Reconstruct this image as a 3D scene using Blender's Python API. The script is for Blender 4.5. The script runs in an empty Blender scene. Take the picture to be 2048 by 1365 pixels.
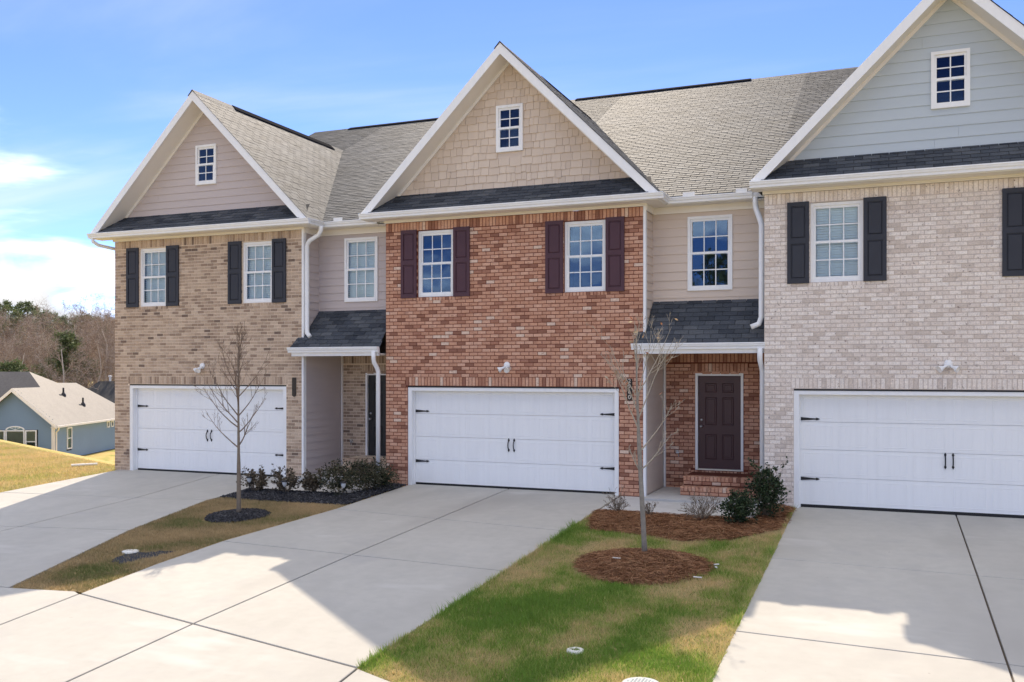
import bpy, math, random
import numpy as np
from math import sin, cos, tan, radians, pi, sqrt, hypot, atan2
random.seed(7); RNG = np.random.default_rng(11)
scn = bpy.context.scene
COL = scn.collection
# ------------------------------------------------------------------ camera
CAMX, CAMY, CAMZ, YAW = 10.885, -19.017, 2.624, radians(22.036)
cam = bpy.data.cameras.new('camera'); camo = bpy.data.objects.new('camera', cam); COL.objects.link(camo)
camo.location = (CAMX, CAMY, CAMZ); camo.rotation_euler = (pi/2, 0, YAW)
cam.sensor_width = 36; cam.lens = 32.615; cam.shift_y = 60.5/2048; cam.clip_end = 3000; cam.clip_start = .1
scn.camera = camo
# ------------------------------------------------------------------ sun direction (from the scene towards the sun)
SUN = np.array([-2.72, 7.05, 6.75]); SUN /= np.linalg.norm(SUN)
SEL = math.asin(SUN[2]); SAZ = atan2(SUN[0], SUN[1])          # azimuth clockwise from +Y
# ------------------------------------------------------------------ world
CLX, CLY, CLO, CHI, CBR = 281.3, 55.3, .485, .74, 19.5
world = bpy.data.worlds.new('World'); scn.world = world; world.use_nodes = True
wt = world.node_tree; wt.nodes.clear()
def wn(t, **k):
    n = wt.nodes.new(t)
    for a, b in k.items(): setattr(n, a, b)
    return n
sky = wn('ShaderNodeTexSky', sky_type='NISHITA', sun_disc=False, sun_elevation=SEL, sun_rotation=SAZ,
         altitude=5000, air_density=.9, dust_density=.05, ozone_density=6)
bg = wn('ShaderNodeBackground'); wout = wn('ShaderNodeOutputWorld'); bg.inputs[1].default_value = .092
tc = wn('ShaderNodeTexCoord'); sep = wn('ShaderNodeSeparateXYZ'); wt.links.new(tc.outputs['Generated'], sep.inputs[0])
def wmath(op, a, b=None, clamp=False):
    n = wn('ShaderNodeMath', operation=op); n.use_clamp = clamp
    for i, v in enumerate((a, b)):
        if v is None: continue
        if isinstance(v, (int, float)): n.inputs[i].default_value = v
        else: wt.links.new(v, n.inputs[i])
    return n.outputs[0]
def wramp(v, a, b):
    n = wn('ShaderNodeMapRange'); n.interpolation_type = 'SMOOTHSTEP'
    n.inputs[1].default_value = a; n.inputs[2].default_value = b; wt.links.new(v, n.inputs[0]); return n.outputs[0]
zc = wmath('MAXIMUM', sep.outputs[2], .03)
# project the view direction on a high cloud sheet
pu = wmath('DIVIDE', sep.outputs[0], wmath('ADD', zc, .12)); pv = wmath('DIVIDE', sep.outputs[1], wmath('ADD', zc, .12))
cmb = wn('ShaderNodeCombineXYZ'); wt.links.new(pu, cmb.inputs[0]); wt.links.new(pv, cmb.inputs[1])
mp = wn('ShaderNodeMapping'); mp.inputs['Rotation'].default_value = (0, 0, radians(-38)); mp.inputs['Scale'].default_value = (.38, 1.0, 1)
mp.inputs['Location'].default_value = (3.1, 7.4, 0)
wt.links.new(cmb.outputs[0], mp.inputs[0])
n1 = wn('ShaderNodeTexNoise'); n1.inputs['Scale'].default_value = 1.1; n1.inputs['Detail'].default_value = 7; n1.inputs['Roughness'].default_value = .52
n1.inputs['Distortion'].default_value = .5
wt.links.new(mp.outputs[0], n1.inputs['Vector'])
cirrus = wmath('MULTIPLY', wramp(n1.outputs[0], .45, .85), .6)
# broken cloud sheet added as ambient fill: extra bright, offset mostly out of view
mp3 = wn('ShaderNodeMapping'); mp3.inputs['Rotation'].default_value = (0, 0, radians(25)); mp3.inputs['Scale'].default_value = (.62, .9, 1); mp3.inputs['Location'].default_value = (CLX, CLY, 0)
wt.links.new(cmb.outputs[0], mp3.inputs[0])
n3 = wn('ShaderNodeTexNoise'); n3.inputs['Scale'].default_value = .75; n3.inputs['Detail'].default_value = 8; n3.inputs['Roughness'].default_value = .55; n3.inputs['Distortion'].default_value = .3
wt.links.new(mp3.outputs[0], n3.inputs['Vector'])
sheet = wmath('MULTIPLY', wramp(n3.outputs[0], CLO, CHI), .85)
# cumulus bank low over the horizon
n2 = wn('ShaderNodeTexNoise'); n2.inputs['Scale'].default_value = 9; n2.inputs['Detail'].default_value = 8; n2.inputs['Roughness'].default_value = .5
mp2 = wn('ShaderNodeMapping'); mp2.inputs['Scale'].default_value = (1, 1, 1.5); mp2.inputs['Location'].default_value = (.1, 1.2, 0.0)
wt.links.new(tc.outputs['Generated'], mp2.inputs[0]); wt.links.new(mp2.outputs[0], n2.inputs['Vector'])
hgt = wramp(sep.outputs[2], .165, .02)
cumv = wmath('ADD', wmath('MULTIPLY', n2.outputs[0], .75), wmath('MULTIPLY', hgt, .32))
cum = wramp(cumv, .575, .66)
cumshade = wramp(n2.outputs[0], .42, .66)
def wmix(f, a, b):
    n = wn('ShaderNodeMix', data_type='RGBA')
    for i, v in ((0, f), (6, a), (7, b)):
        if isinstance(v, tuple): n.inputs[i].default_value = v
        else: wt.links.new(v, n.inputs[i])
    return n.outputs[2]
CB = CBR
tn = wn('ShaderNodeMix', data_type='RGBA'); tn.blend_type = 'MULTIPLY'; tn.inputs[0].default_value = 1; tn.inputs[7].default_value = (1.03, .915, .96, 1)
wt.links.new(sky.outputs[0], tn.inputs[6])
col = wmix(cirrus, tn.outputs[2], (4.2, 4.3, 4.6, 1))
col = wmix(sheet, col, (CB*1.0, CB*.955, CB*.875, 1))
col = wmix(cum, col, wmix(cumshade, (2.7, 2.85, 3.2, 1), (3.7, 3.65, 3.6, 1)))
wt.links.new(col, bg.inputs[0]); wt.links.new(bg.outputs[0], wout.inputs[0])
# ------------------------------------------------------------------ sun lamp, exposure
sl = bpy.data.lights.new('sun', 'SUN'); sl.energy = 2.0; sl.angle = radians(.53); sl.color = (1, .86, .68)
so = bpy.data.objects.new('sun', sl); COL.objects.link(so)
from mathutils import Vector
so.rotation_euler = Vector(SUN).to_track_quat('Z', 'Y').to_euler(); so.location = (0, 30, 40)
scn.view_settings.view_transform = 'Standard'; scn.view_settings.look = 'None'
scn.view_settings.exposure = 1.62; scn.view_settings.gamma = 1
scn.render.engine = 'CYCLES'; scn.cycles.use_denoising = True; scn.cycles.max_bounces = 8
scn.cycles.transparent_max_bounces = 12; scn.cycles.sample_clamp_indirect = 8

# ------------------------------------------------------------------ materials
def new_mat(name):
    m = bpy.data.materials.new(name); m.use_nodes = True
    nt = m.node_tree; b = nt.nodes['Principled BSDF']
    return m, nt, b
def M(name, col, rough=.7, var=.08, scale=4., spec=.3, bump=0., bscale=60., tone=None, var2=0., scale2=40., metal=0., interp='LINEAR', stretch=None, coat=0.):
    """procedural material: colour (or a ramp over the 'tone' attribute) varied by two noises, optional bump"""
    m, nt, b = new_mat(name); L = nt.links
    geo = nt.nodes.new('ShaderNodeNewGeometry'); pos = geo.outputs['Position']
    if stretch:
        mpn = nt.nodes.new('ShaderNodeMapping'); mpn.inputs['Scale'].default_value = stretch; L.new(pos, mpn.inputs[0]); pos = mpn.outputs[0]
    if tone:
        at = nt.nodes.new('ShaderNodeAttribute'); at.attribute_name = 'tone'
        rp = nt.nodes.new('ShaderNodeValToRGB'); rp.color_ramp.interpolation = interp
        el = rp.color_ramp.elements
        for i, (p, c) in enumerate(tone):
            e = el[i] if i < 2 else el.new(p)
            e.position = p; e.color = (*c, 1)
        L.new(at.outputs['Fac'], rp.inputs[0]); csock = rp.outputs[0]
    else:
        rgb = nt.nodes.new('ShaderNodeRGB'); rgb.outputs[0].default_value = (*col, 1); csock = rgb.outputs[0]
    def vary(cs, amt, sc, det=4):
        n = nt.nodes.new('ShaderNodeTexNoise'); n.inputs['Scale'].default_value = sc; n.inputs['Detail'].default_value = det; n.inputs['Roughness'].default_value = .6
        L.new(pos, n.inputs['Vector'])
        mr = nt.nodes.new('ShaderNodeMapRange'); mr.inputs[1].default_value = .25; mr.inputs[2].default_value = .75
        mr.inputs[3].default_value = 1-amt; mr.inputs[4].default_value = 1+amt; L.new(n.outputs[0], mr.inputs[0])
        mx = nt.nodes.new('ShaderNodeMix'); mx.data_type = 'RGBA'; mx.blend_type = 'MULTIPLY'; mx.inputs[0].default_value = 1
        L.new(cs, mx.inputs[6])
        cb = nt.nodes.new('ShaderNodeCombineColor')
        for i in range(3): L.new(mr.outputs[0], cb.inputs[i])
        L.new(cb.outputs[0], mx.inputs[7]); return mx.outputs[2]
    if var: csock = vary(csock, var, scale)
    if var2: csock = vary(csock, var2, scale2, 3)
    L.new(csock, b.inputs['Base Color'])
    b.inputs['Roughness'].default_value = rough; b.inputs['Specular IOR Level'].default_value = spec; b.inputs['Metallic'].default_value = metal
    if coat: b.inputs['Coat Weight'].default_value = coat
    if bump:
        n = nt.nodes.new('ShaderNodeTexNoise'); n.inputs['Scale'].default_value = bscale; n.inputs['Detail'].default_value = 4; L.new(pos, n.inputs['Vector'])
        bp = nt.nodes.new('ShaderNodeBump'); bp.inputs['Strength'].default_value = bump; bp.inputs['Distance'].default_value = .01
        L.new(n.outputs[0], bp.inputs['Height']); L.new(bp.outputs[0], b.inputs['Normal'])
    m['csock'] = 0
    return m
WHITE = M('white_paint', (.86, .855, .84), .45, .035, 2, .4, var2=.03, scale2=9, stretch=(1, 1, .3))
CREAM = M('cream_trim', (.84, .79, .72), .55, .03, 2, .35)
GARAGE = M('garage_white', (.87, .87, .86), .45, .025, 1.2, .35, bump=.04, bscale=25, stretch=(8, 1, .6))
VENTM = M('vent_plastic', (.010, .011, .016), 1., .1, 8, .02)
BLACKM = M('black_iron', (.012, .012, .014), .45, .1, 8, .4)
CHROME = M('satin_nickel', (.6, .6, .6), .3, .02, 5, .5, metal=1.)
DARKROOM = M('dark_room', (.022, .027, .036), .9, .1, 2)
BLIND = M('blind_white', (.88, .89, .87), .6, .03, 3)
SHUT_D = M('charcoal_vinyl', (.030, .032, .042), .5, .08, 3, .35)
SHUT_P = M('plum_vinyl', (.075, .030, .042), .5, .08, 3, .35)
SHINGLE = M('asphalt_shingle', None, .68, .16, 1.1, .11, bump=.5, bscale=160, var2=.22, scale2=35,
            tone=[(0, (.046, .052, .063)), (.5, (.072, .080, .093)), (1, (.108, .115, .125))])
DECK = M('roofing_felt', (.035, .035, .037), .8, .1, 4, .3)
DOORP = M('plum_door', (.062, .022, .027), .4, .05, 3, .4)
DOORB = M('black_door', (.012, .013, .016), .4, .05, 3, .4)
CONC = M('concrete', (.45, .432, .39), .85, .07, .5, .25, bump=.12, bscale=120, var2=.05, scale2=5)
CONC2 = M('concrete_walk', (.55, .535, .51), .85, .06, .8, .25, bump=.12, bscale=120, var2=.05, scale2=7)
JOINT = M('joint_filler', (.115, .09, .068), .95, .15, 6, .1)
SOIL = M('soil', (.105, .075, .045), .95, .3, 2.5, .1, bump=.6, bscale=30, var2=.25, scale2=25)
BRICKS = {
 'tan': M('tan_brick', None, .85, .12, 9, .2, bump=.35, bscale=90, var2=.16, scale2=38, stretch=(1, 1, 1.6), interp='CONSTANT',
          tone=[(0, (.20, .142, .108)), (.05, (.33, .235, .168)), (.20, (.44, .322, .232)), (.55, (.51, .382, .278)), (.85, (.57, .437, .322))]),
 'red': M('red_brick', None, .85, .14, 8, .2, bump=.35, bscale=90, var2=.18, scale2=30, stretch=(1, 1, 1.6), interp='CONSTANT',
          tone=[(0, (.29, .135, .088)), (.08, (.40, .192, .124)), (.18, (.53, .278, .178)), (.45, (.575, .312, .205)), (.80, (.63, .37, .255)), (.96, (.70, .52, .40))]),
 'pale': M('whitewashed_brick', None, .85, .10, 6, .2, bump=.4, bscale=70, var2=.20, scale2=34, interp='CONSTANT',
          tone=[(0, (.64, .545, .465)), (.1, (.74, .64, .555)), (.35, (.79, .695, .61)), (.65, (.825, .735, .65)), (.9, (.86, .775, .69))])}
MORTAR = {'tan': M('cream_mortar', (.78, .64, .49), .9, .08, 7, .15), 'red': M('red_mortar', (.17, .056, .036), .9, .1, 7, .15),
          'pale': M('pale_mortar', (.60, .515, .45), .9, .1, 7, .15)}
SIDING = {'tan': M('mauve_siding', (.55, .475, .445), .6, .03, 1.3, .3, bump=.1, bscale=30, stretch=(.3, 1, 6)),
          'red': M('beige_siding', (.67, .555, .46), .6, .03, 1.3, .3, bump=.1, bscale=30, stretch=(.3, 1, 6)),
          'pale': M('blue_grey_siding', (.50, .555, .59), .6, .03, 1.3, .3, bump=.1, bscale=30, stretch=(.3, 1, 6))}
SHAKE = M('beige_shake', None, .65, .03, 1.3, .3, bump=.25, bscale=40, stretch=(5, 1, .4), tone=[(0, (.62, .505, .40)), (1, (.70, .58, .465))])
# dark pits of the tumbled pale brick
def add_specks(m, col, sc, lo, hi, stretch=(1, 1, 1)):
    nt = m.node_tree; b = nt.nodes['Principled BSDF']; L = nt.links
    src = b.inputs['Base Color'].links[0].from_socket
    g = nt.nodes.new('ShaderNodeNewGeometry'); mpn = nt.nodes.new('ShaderNodeMapping'); mpn.inputs['Scale'].default_value = stretch; L.new(g.outputs['Position'], mpn.inputs[0])
    n = nt.nodes.new('ShaderNodeTexNoise'); n.inputs['Scale'].default_value = sc; n.inputs['Detail'].default_value = 3; n.inputs['Roughness'].default_value = .65; L.new(mpn.outputs[0], n.inputs['Vector'])
    r = nt.nodes.new('ShaderNodeMapRange'); r.inputs[1].default_value = lo; r.inputs[2].default_value = hi; L.new(n.outputs[0], r.inputs[0])
    mx = nt.nodes.new('ShaderNodeMix'); mx.data_type = 'RGBA'; L.new(r.outputs[0], mx.inputs[0]); L.new(src, mx.inputs[6]); mx.inputs[7].default_value = (*col, 1)
    L.new(mx.outputs[2], b.inputs['Base Color'])
add_specks(BRICKS['pale'], (.24, .18, .15), 17, .60, .70)
add_specks(BRICKS['red'], (.30, .135, .095), 6, .58, .76, (1, 1, 2))
add_specks(BRICKS['tan'], (.24, .175, .13), 7, .64, .78, (1, 1, 2))
add_specks(CONC, (.41, .395, .37), 1.3, .55, .80)
add_specks(CONC, (.30, .285, .26), 14, .70, .80)
def broom(m):
    nt = m.node_tree; b = nt.nodes['Principled BSDF']; L = nt.links; g = nt.nodes.new('ShaderNodeNewGeometry'); mpn = nt.nodes.new('ShaderNodeMapping'); mpn.inputs['Scale'].default_value = (1.2, 60, 1); L.new(g.outputs['Position'], mpn.inputs[0])
    n = nt.nodes.new('ShaderNodeTexNoise'); n.inputs['Scale'].default_value = 3; n.inputs['Detail'].default_value = 3; L.new(mpn.outputs[0], n.inputs['Vector'])
    bp = nt.nodes.new('ShaderNodeBump'); bp.inputs['Strength'].default_value = .25; bp.inputs['Distance'].default_value = .006; L.new(n.outputs[0], bp.inputs['Height'])
    if b.inputs['Normal'].links: L.new(b.inputs['Normal'].links[0].from_socket, bp.inputs['Normal'])
    L.new(bp.outputs[0], b.inputs['Normal'])
broom(CONC); broom(CONC2)
add_specks(CONC, (.385, .365, .33), .45, .50, .72, (1, .35, 1)); add_specks(CONC, (.56, .545, .51), .8, .62, .85, (.5, 1.4, 1)); add_specks(CONC, (.22, .20, .18), 5, .735, .80); add_specks(CONC2, (.46, .44, .40), 1.2, .5, .8)
def glass(name, tintc, ior=1.9):
    m = bpy.data.materials.new(name); m.use_nodes = True; nt = m.node_tree; nt.nodes.clear(); L = nt.links
    o = nt.nodes.new('ShaderNodeOutputMaterial'); mx = nt.nodes.new('ShaderNodeMixShader'); gl = nt.nodes.new('ShaderNodeBsdfGlossy'); tr = nt.nodes.new('ShaderNodeBsdfTransparent')
    gl.inputs['Roughness'].default_value = .015; gl.inputs['Color'].default_value = (*tintc, 1); tr.inputs[0].default_value = (.90, .97, .96, 1)
    fr = nt.nodes.new('ShaderNodeFresnel'); fr.inputs[0].default_value = ior
    n = nt.nodes.new('ShaderNodeTexNoise'); n.inputs['Scale'].default_value = 1.4; g = nt.nodes.new('ShaderNodeNewGeometry'); L.new(g.outputs['Position'], n.inputs['Vector'])
    bp = nt.nodes.new('ShaderNodeBump'); bp.inputs['Strength'].default_value = .06; bp.inputs['Distance'].default_value = .05
    L.new(n.outputs[0], bp.inputs['Height']); L.new(bp.outputs[0], gl.inputs['Normal'])
    L.new(fr.outputs[0], mx.inputs[0]); L.new(tr.outputs[0], mx.inputs[1]); L.new(gl.outputs[0], mx.inputs[2]); L.new(mx.outputs[0], o.inputs[0])
    return m
GLASS = glass('window_glass', (.42, .66, 1.0)); GLASSC = glass('clear_glass', (.55, .78, 1.0), 1.42); GLASSD = glass('dark_tinted_glass', (.30, .50, .95), 1.6)

# ------------------------------------------------------------------ mesh helpers
class MB:
    def __init__(s): s.v = []; s.f = []; s.t = []
    def add(s, vs, fs, tone=.5):
        o = len(s.v); s.v.extend(vs)
        for f in fs: s.f.append(tuple(i+o for i in f)); s.t.append(tone)
    def quad(s, a, b, c, d, tone=.5): s.add([a, b, c, d], [(0, 1, 2, 3)], tone)
    def box(s, x0, x1, y0, y1, z0, z1, tone=.5, skip=''):
        vs = [(x0, y0, z0), (x1, y0, z0), (x1, y1, z0), (x0, y1, z0), (x0, y0, z1), (x1, y0, z1), (x1, y1, z1), (x0, y1, z1)]
        F = {'b': (0, 3, 2, 1), 't': (4, 5, 6, 7), 'f': (0, 1, 5, 4), 'r': (1, 2, 6, 5), 'k': (2, 3, 7, 6), 'l': (3, 0, 4, 7)}
        s.add(vs, [F[k] for k in F if k not in skip], tone)
    def cbox(s, x0, x1, y0, y1, z0, z1, c=.004, tone=.5, skip='k'):
        """box whose front (-y) edges are chamfered by c"""
        vs = [(x0, y0+c, z0), (x1, y0+c, z0), (x1, y0+c, z1), (x0, y0+c, z1), (x0+c, y0, z0+c), (x1-c, y0, z0+c), (x1-c, y0, z1-c), (x0+c, y0, z1-c),
              (x0, y1, z0), (x1, y1, z0), (x1, y1, z1), (x0, y1, z1)]
        s.add(vs, [(4, 5, 6, 7), (0, 1, 5, 4), (1, 2, 6, 5), (2, 3, 7, 6), (3, 0, 4, 7), (0, 8, 9, 1), (1, 9, 10, 2), (2, 10, 11, 3), (3, 11, 8, 0)], tone)
    def prism(s, poly, axis, a, b, tone=.5):
        """extrude a 2D polygon along an axis ('x','y','z') from a to b"""
        def P(p, h):
            return {'x': (h, p[0], p[1]), 'y': (p[0], h, p[1]), 'z': (p[0], p[1], h)}[axis]
        n = len(poly); vs = [P(p, a) for p in poly] + [P(p, b) for p in poly]
        fs = [tuple(range(n))[::-1], tuple(range(n, 2*n))] + [(i, (i+1) % n, (i+1) % n+n, i+n) for i in range(n)]
        s.add(vs, fs, tone)
    def tube(s, pts, radii, n=6, tone=.5, cap=True):
        pts = [np.array(p, float) for p in pts]; o = len(s.v); prev = None
        for i, p in enumerate(pts):
            d = pts[min(i+1, len(pts)-1)]-pts[max(i-1, 0)]; d = d/(np.linalg.norm(d)+1e-9)
            if prev is None:
                up = np.array([0, 0, 1.]) if abs(d[2]) < .9 else np.array([1., 0, 0]); u = np.cross(d, up)
            else: u = prev-d*np.dot(prev, d)
            u = u/(np.linalg.norm(u)+1e-9); prev = u; w = np.cross(d, u)
            r = radii[i] if hasattr(radii, '__len__') else radii
            for k in range(n):
                a = 2*pi*k/n; q = p+(u*cos(a)+w*sin(a))*r; s.v.append((float(q[0]), float(q[1]), float(q[2])))
        for i in range(len(pts)-1):
            for k in range(n):
                s.f.append((o+i*n+k, o+i*n+(k+1) % n, o+(i+1)*n+(k+1) % n, o+(i+1)*n+k)); s.t.append(tone)
        if cap:
            s.f.append(tuple(o+k for k in range(n))[::-1]); s.t.append(tone)
            m = o+(len(pts)-1)*n; s.f.append(tuple(m+k for k in range(n))); s.t.append(tone)
    def rtube(s, pts, w, d, tone=.5):
        """rectangular downspout along a path; w across x, d across y (kept roughly square to the path)"""
        s.tube(pts, [hypot(w, d)/2]*len(pts), 4, tone)
    def lathe(s, prof, base, axis, n=14, tone=.5):
        """revolve (radius, height) profile round an axis vector from base"""
        ax = np.array(axis, float); ax /= np.linalg.norm(ax); up = np.array([0, 0, 1.]) if abs(ax[2]) < .9 else np.array([1., 0, 0])
        u = np.cross(ax, up); u /= np.linalg.norm(u); w = np.cross(ax, u); o = len(s.v); b = np.array(base, float)
        for r, h in prof:
            for k in range(n):
                a = 2*pi*k/n; q = b+ax*h+(u*cos(a)+w*sin(a))*r; s.v.append(tuple(float(c) for c in q))
        for i in range(len(prof)-1):
            for k in range(n): s.f.append((o+i*n+k, o+i*n+(k+1) % n, o+(i+1)*n+(k+1) % n, o+(i+1)*n+k)); s.t.append(tone)
    def mesh(s, name, mat, smooth=False):
        me = bpy.data.meshes.new(name); me.from_pydata(s.v, [], s.f)
        if mat is not None: me.materials.append(mat)
        a = me.attributes.new('tone', 'FLOAT', 'FACE'); a.data.foreach_set('value', np.array(s.t, dtype=np.float32))
        if smooth: me.polygons.foreach_set('use_smooth', [True]*len(me.polygons))
        me.update(); return me
    def obj(s, name, mat, parent=None, smooth=False, loc=None):
        o = bpy.data.objects.new(name, s.mesh(name, mat, smooth)); COL.objects.link(o)
        if parent is not None: o.parent = parent
        if loc is not None: o.location = loc
        return o
def inst(name, me, parent=None, loc=(0, 0, 0), rot=None):
    o = bpy.data.objects.new(name, me); COL.objects.link(o); o.location = loc
    if rot is not None: o.rotation_euler = rot
    if parent is not None: o.parent = parent
    return o
def empty(name, loc=(0, 0, 0), rz=0, parent=None):
    o = bpy.data.objects.new(name, None); COL.objects.link(o); o.location = loc; o.rotation_euler = (0, 0, rz); o.empty_display_size = .2
    if parent is not None: o.parent = parent
    return o
def tag(o, label=None, cat=None, group=None, kind=None):
    if label: o['label'] = label
    if cat: o['category'] = cat
    if group: o['group'] = group
    if kind: o['kind'] = kind
    return o
def clip(poly, region):
    """Sutherland-Hodgman: convex region given counter-clockwise"""
    out = list(poly)
    for i in range(len(region)):
        a = region[i]; b = region[(i+1) % len(region)]; inp = out; out = []
        if not inp: break
        def side(p): return (b[0]-a[0])*(p[1]-a[1])-(b[1]-a[1])*(p[0]-a[0])
        for j in range(len(inp)):
            p = inp[j]; q = inp[(j+1) % len(inp)]; sp, sq = side(p), side(q)
            if sp >= -1e-9: out.append(p)
            if (sp > 1e-9 and sq < -1e-9) or (sp < -1e-9 and sq > 1e-9):
                t = sp/(sp-sq); out.append((p[0]+(q[0]-p[0])*t, p[1]+(q[1]-p[1])*t))
    return out
def area(poly):
    return abs(sum(poly[i][0]*poly[(i+1) % len(poly)][1]-poly[(i+1) % len(poly)][0]*poly[i][1] for i in range(len(poly))))/2
CAM = np.array([CAMX, CAMY, CAMZ])
def G(y): return .05*y if y < 0 else 0.
def split_nearest(pieces, origin, n=300):
    """indices of the n pieces whose centres show largest (nearest to the camera)"""
    d = [np.linalg.norm(np.array(p['c'])+np.array(origin)-CAM)-1e-3*p.get('w', 0) for p in pieces]
    return set(int(i) for i in np.argsort(d)[:n])
PIECE_CACHE = {}

# ------------------------------------------------------------------ bricks
BC = .0803
def brick_pieces(x0, x1, z0, z1, pitch, openings, soldiers, zoff=0.):
    """running bond over a rectangle; openings and soldiers are (x0,x1,z0,z1) rectangles; returns rectangles with tone"""
    out = []; row = 0; z = zoff; holes = openings+[s[:4] for s in soldiers]
    while z < z1-.01:
        a, b = max(z, z0), min(z+BC, z1)
        if b-a > .03:
            x = x0-(pitch/2 if row % 2 else 0)
            while x < x1-.005:
                segs = [(max(x, x0), min(x+pitch, x1))]
                for h in holes:
                    if min(b, h[3])-max(a, h[2]) > .035:
                        ns = []
                        for s0, s1 in segs:
                            if h[1] <= s0 or h[0] >= s1: ns.append((s0, s1))
                            else:
                                if h[0]-s0 > 0: ns.append((s0, h[0]))
                                if s1-h[1] > 0: ns.append((h[1], s1))
                        segs = ns
                for s0, s1 in segs:
                    if s1-s0 > .03: out.append((s0+.0065, s1-.0065, a+.007, b-.007))
                x += pitch
        row += 1; z += BC
    for s in soldiers:
        n = max(1, round((s[1]-s[0])/.0803)); p = (s[1]-s[0])/n
        for i in range(n): out.append((s[0]+i*p+.0068, s[0]+(i+1)*p-.0068, s[2]+.006, s[3]-.006))
    return out
def mortar_mesh(mb, x0, x1, z0, z1, y, openings, depth):
    xs = sorted({x0, x1} | {c for o in openings for c in (o[0], o[1]) if x0 < c < x1}); zs = sorted({z0, z1} | {c for o in openings for c in (o[2], o[3]) if z0 < c < z1})
    for i in range(len(xs)-1):
        for j in range(len(zs)-1):
            cx, cz = (xs[i]+xs[i+1])/2, (zs[j]+zs[j+1])/2
            if any(o[0] < cx < o[1] and o[2] < cz < o[3] for o in openings): continue
            mb.quad((xs[i], y, zs[j]), (xs[i+1], y, zs[j]), (xs[i+1], y, zs[j+1]), (xs[i], y, zs[j+1]))
    for o in openings:
        a, b, c, d = max(o[0], x0), min(o[1], x1), max(o[2], z0), min(o[3], z1)
        mb.quad((a, y, c), (a, y+depth, c), (a, y+depth, d), (a, y, d)); mb.quad((b, y, c), (b, y, d), (b, y+depth, d), (b, y+depth, c))
        mb.quad((a, y, d), (a, y+depth, d), (b, y+depth, d), (b, y, d)); mb.quad((a, y, c), (b, y, c), (b, y+depth, c), (a, y+depth, c))
def brick_wall(root, kind, rects, y, nsingle, wall, rng):
    """rects -> single brick objects for the nearest, the rest one stuff mesh; face plane at y"""
    origin = root.location
    ps = [{'c': ((r[0]+r[1])/2, y, (r[2]+r[3])/2), 'r': r} for r in rects]
    near = split_nearest(ps, origin, nsingle); mb = MB(); mat = BRICKS[kind]
    for i, p in enumerate(ps):
        r = p['r']; tq = round(rng.random()*15)/15+.001; j = round(rng.uniform(-.002, .0025), 4)
        if i in near:
            w, h = round(r[1]-r[0], 3), round(r[3]-r[2], 3); key = (kind, w, h, tq)
            if key not in PIECE_CACHE:
                b = MB(); b.cbox(-w/2, w/2, 0, .085, -h/2, h/2, .003, tq); PIECE_CACHE[key] = b.mesh('brick', mat)
            inst('brick', PIECE_CACHE[key], wall, (p['c'][0], y+j, p['c'][2]))
        else: mb.cbox(r[0], r[1], y+j, y+.085, r[2], r[3], .003, tq)
    if mb.v: tag(mb.obj('bricks', mat, wall), kind='stuff')

# ------------------------------------------------------------------ shingles
def shingle_rows(P0, U, V, region, ex=.143, tab=.305, rng=random, maxlift=.016):
    """tabs on the plane P0 + u*U + v*V clipped to a convex ccw region in (u,v)"""
    N = np.cross(U, V); vmax = max(p[1] for p in region); umin = min(p[0] for p in region); umax = max(p[0] for p in region); out = []
    k = 0
    while k*ex < vmax-.01:
        v0, v1 = k*ex, min((k+1)*ex+.004, vmax); u = umin-tab*((k % 2)*.5+rng.uniform(0, .12))-tab
        while u < umax:
            q = [(u+.006, v0), (u+tab-.006, v0), (u+tab-.006, v1), (u+.006, v1)]; q = clip(q, region)
            if len(q) >= 3 and area(q) > .002:
                wob = rng.uniform(-.002, .002)
                lift = lambda v: maxlift+wob-(maxlift-.003)*(v-v0)/(ex+.004)
                tops = [tuple(P0+U*a+V*b+N*lift(b)) for a, b in q]; lows = [tuple(P0+U*a+V*b-N*.002) for a, b in q]
                n = len(q); fs = [tuple(range(n))]+[(i, i+n, (i+1) % n+n, (i+1) % n) for i in range(n)]
                c = np.mean(np.array(tops), axis=0)
                out.append({'c': tuple(c), 'v': tops+lows, 'f': fs, 't': min(1, max(0, rng.gauss(.5, .3)))})
            u += tab
        k += 1
    return out
def put_shingles(root, parent, ps, nsingle):
    near = split_nearest(ps, root.location, nsingle); mb = MB()
    for i, p in enumerate(ps):
        if i in near:
            b = MB(); c = np.array(p['c']); b.add([tuple(np.array(v)-c) for v in p['v']], p['f'], p['t']); b.obj('shingle', SHINGLE, parent, loc=p['c'])
        else: mb.add(p['v'], p['f'], p['t'])
    if mb.v: tag(mb.obj('shingles', SHINGLE, parent), kind='stuff')

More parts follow.
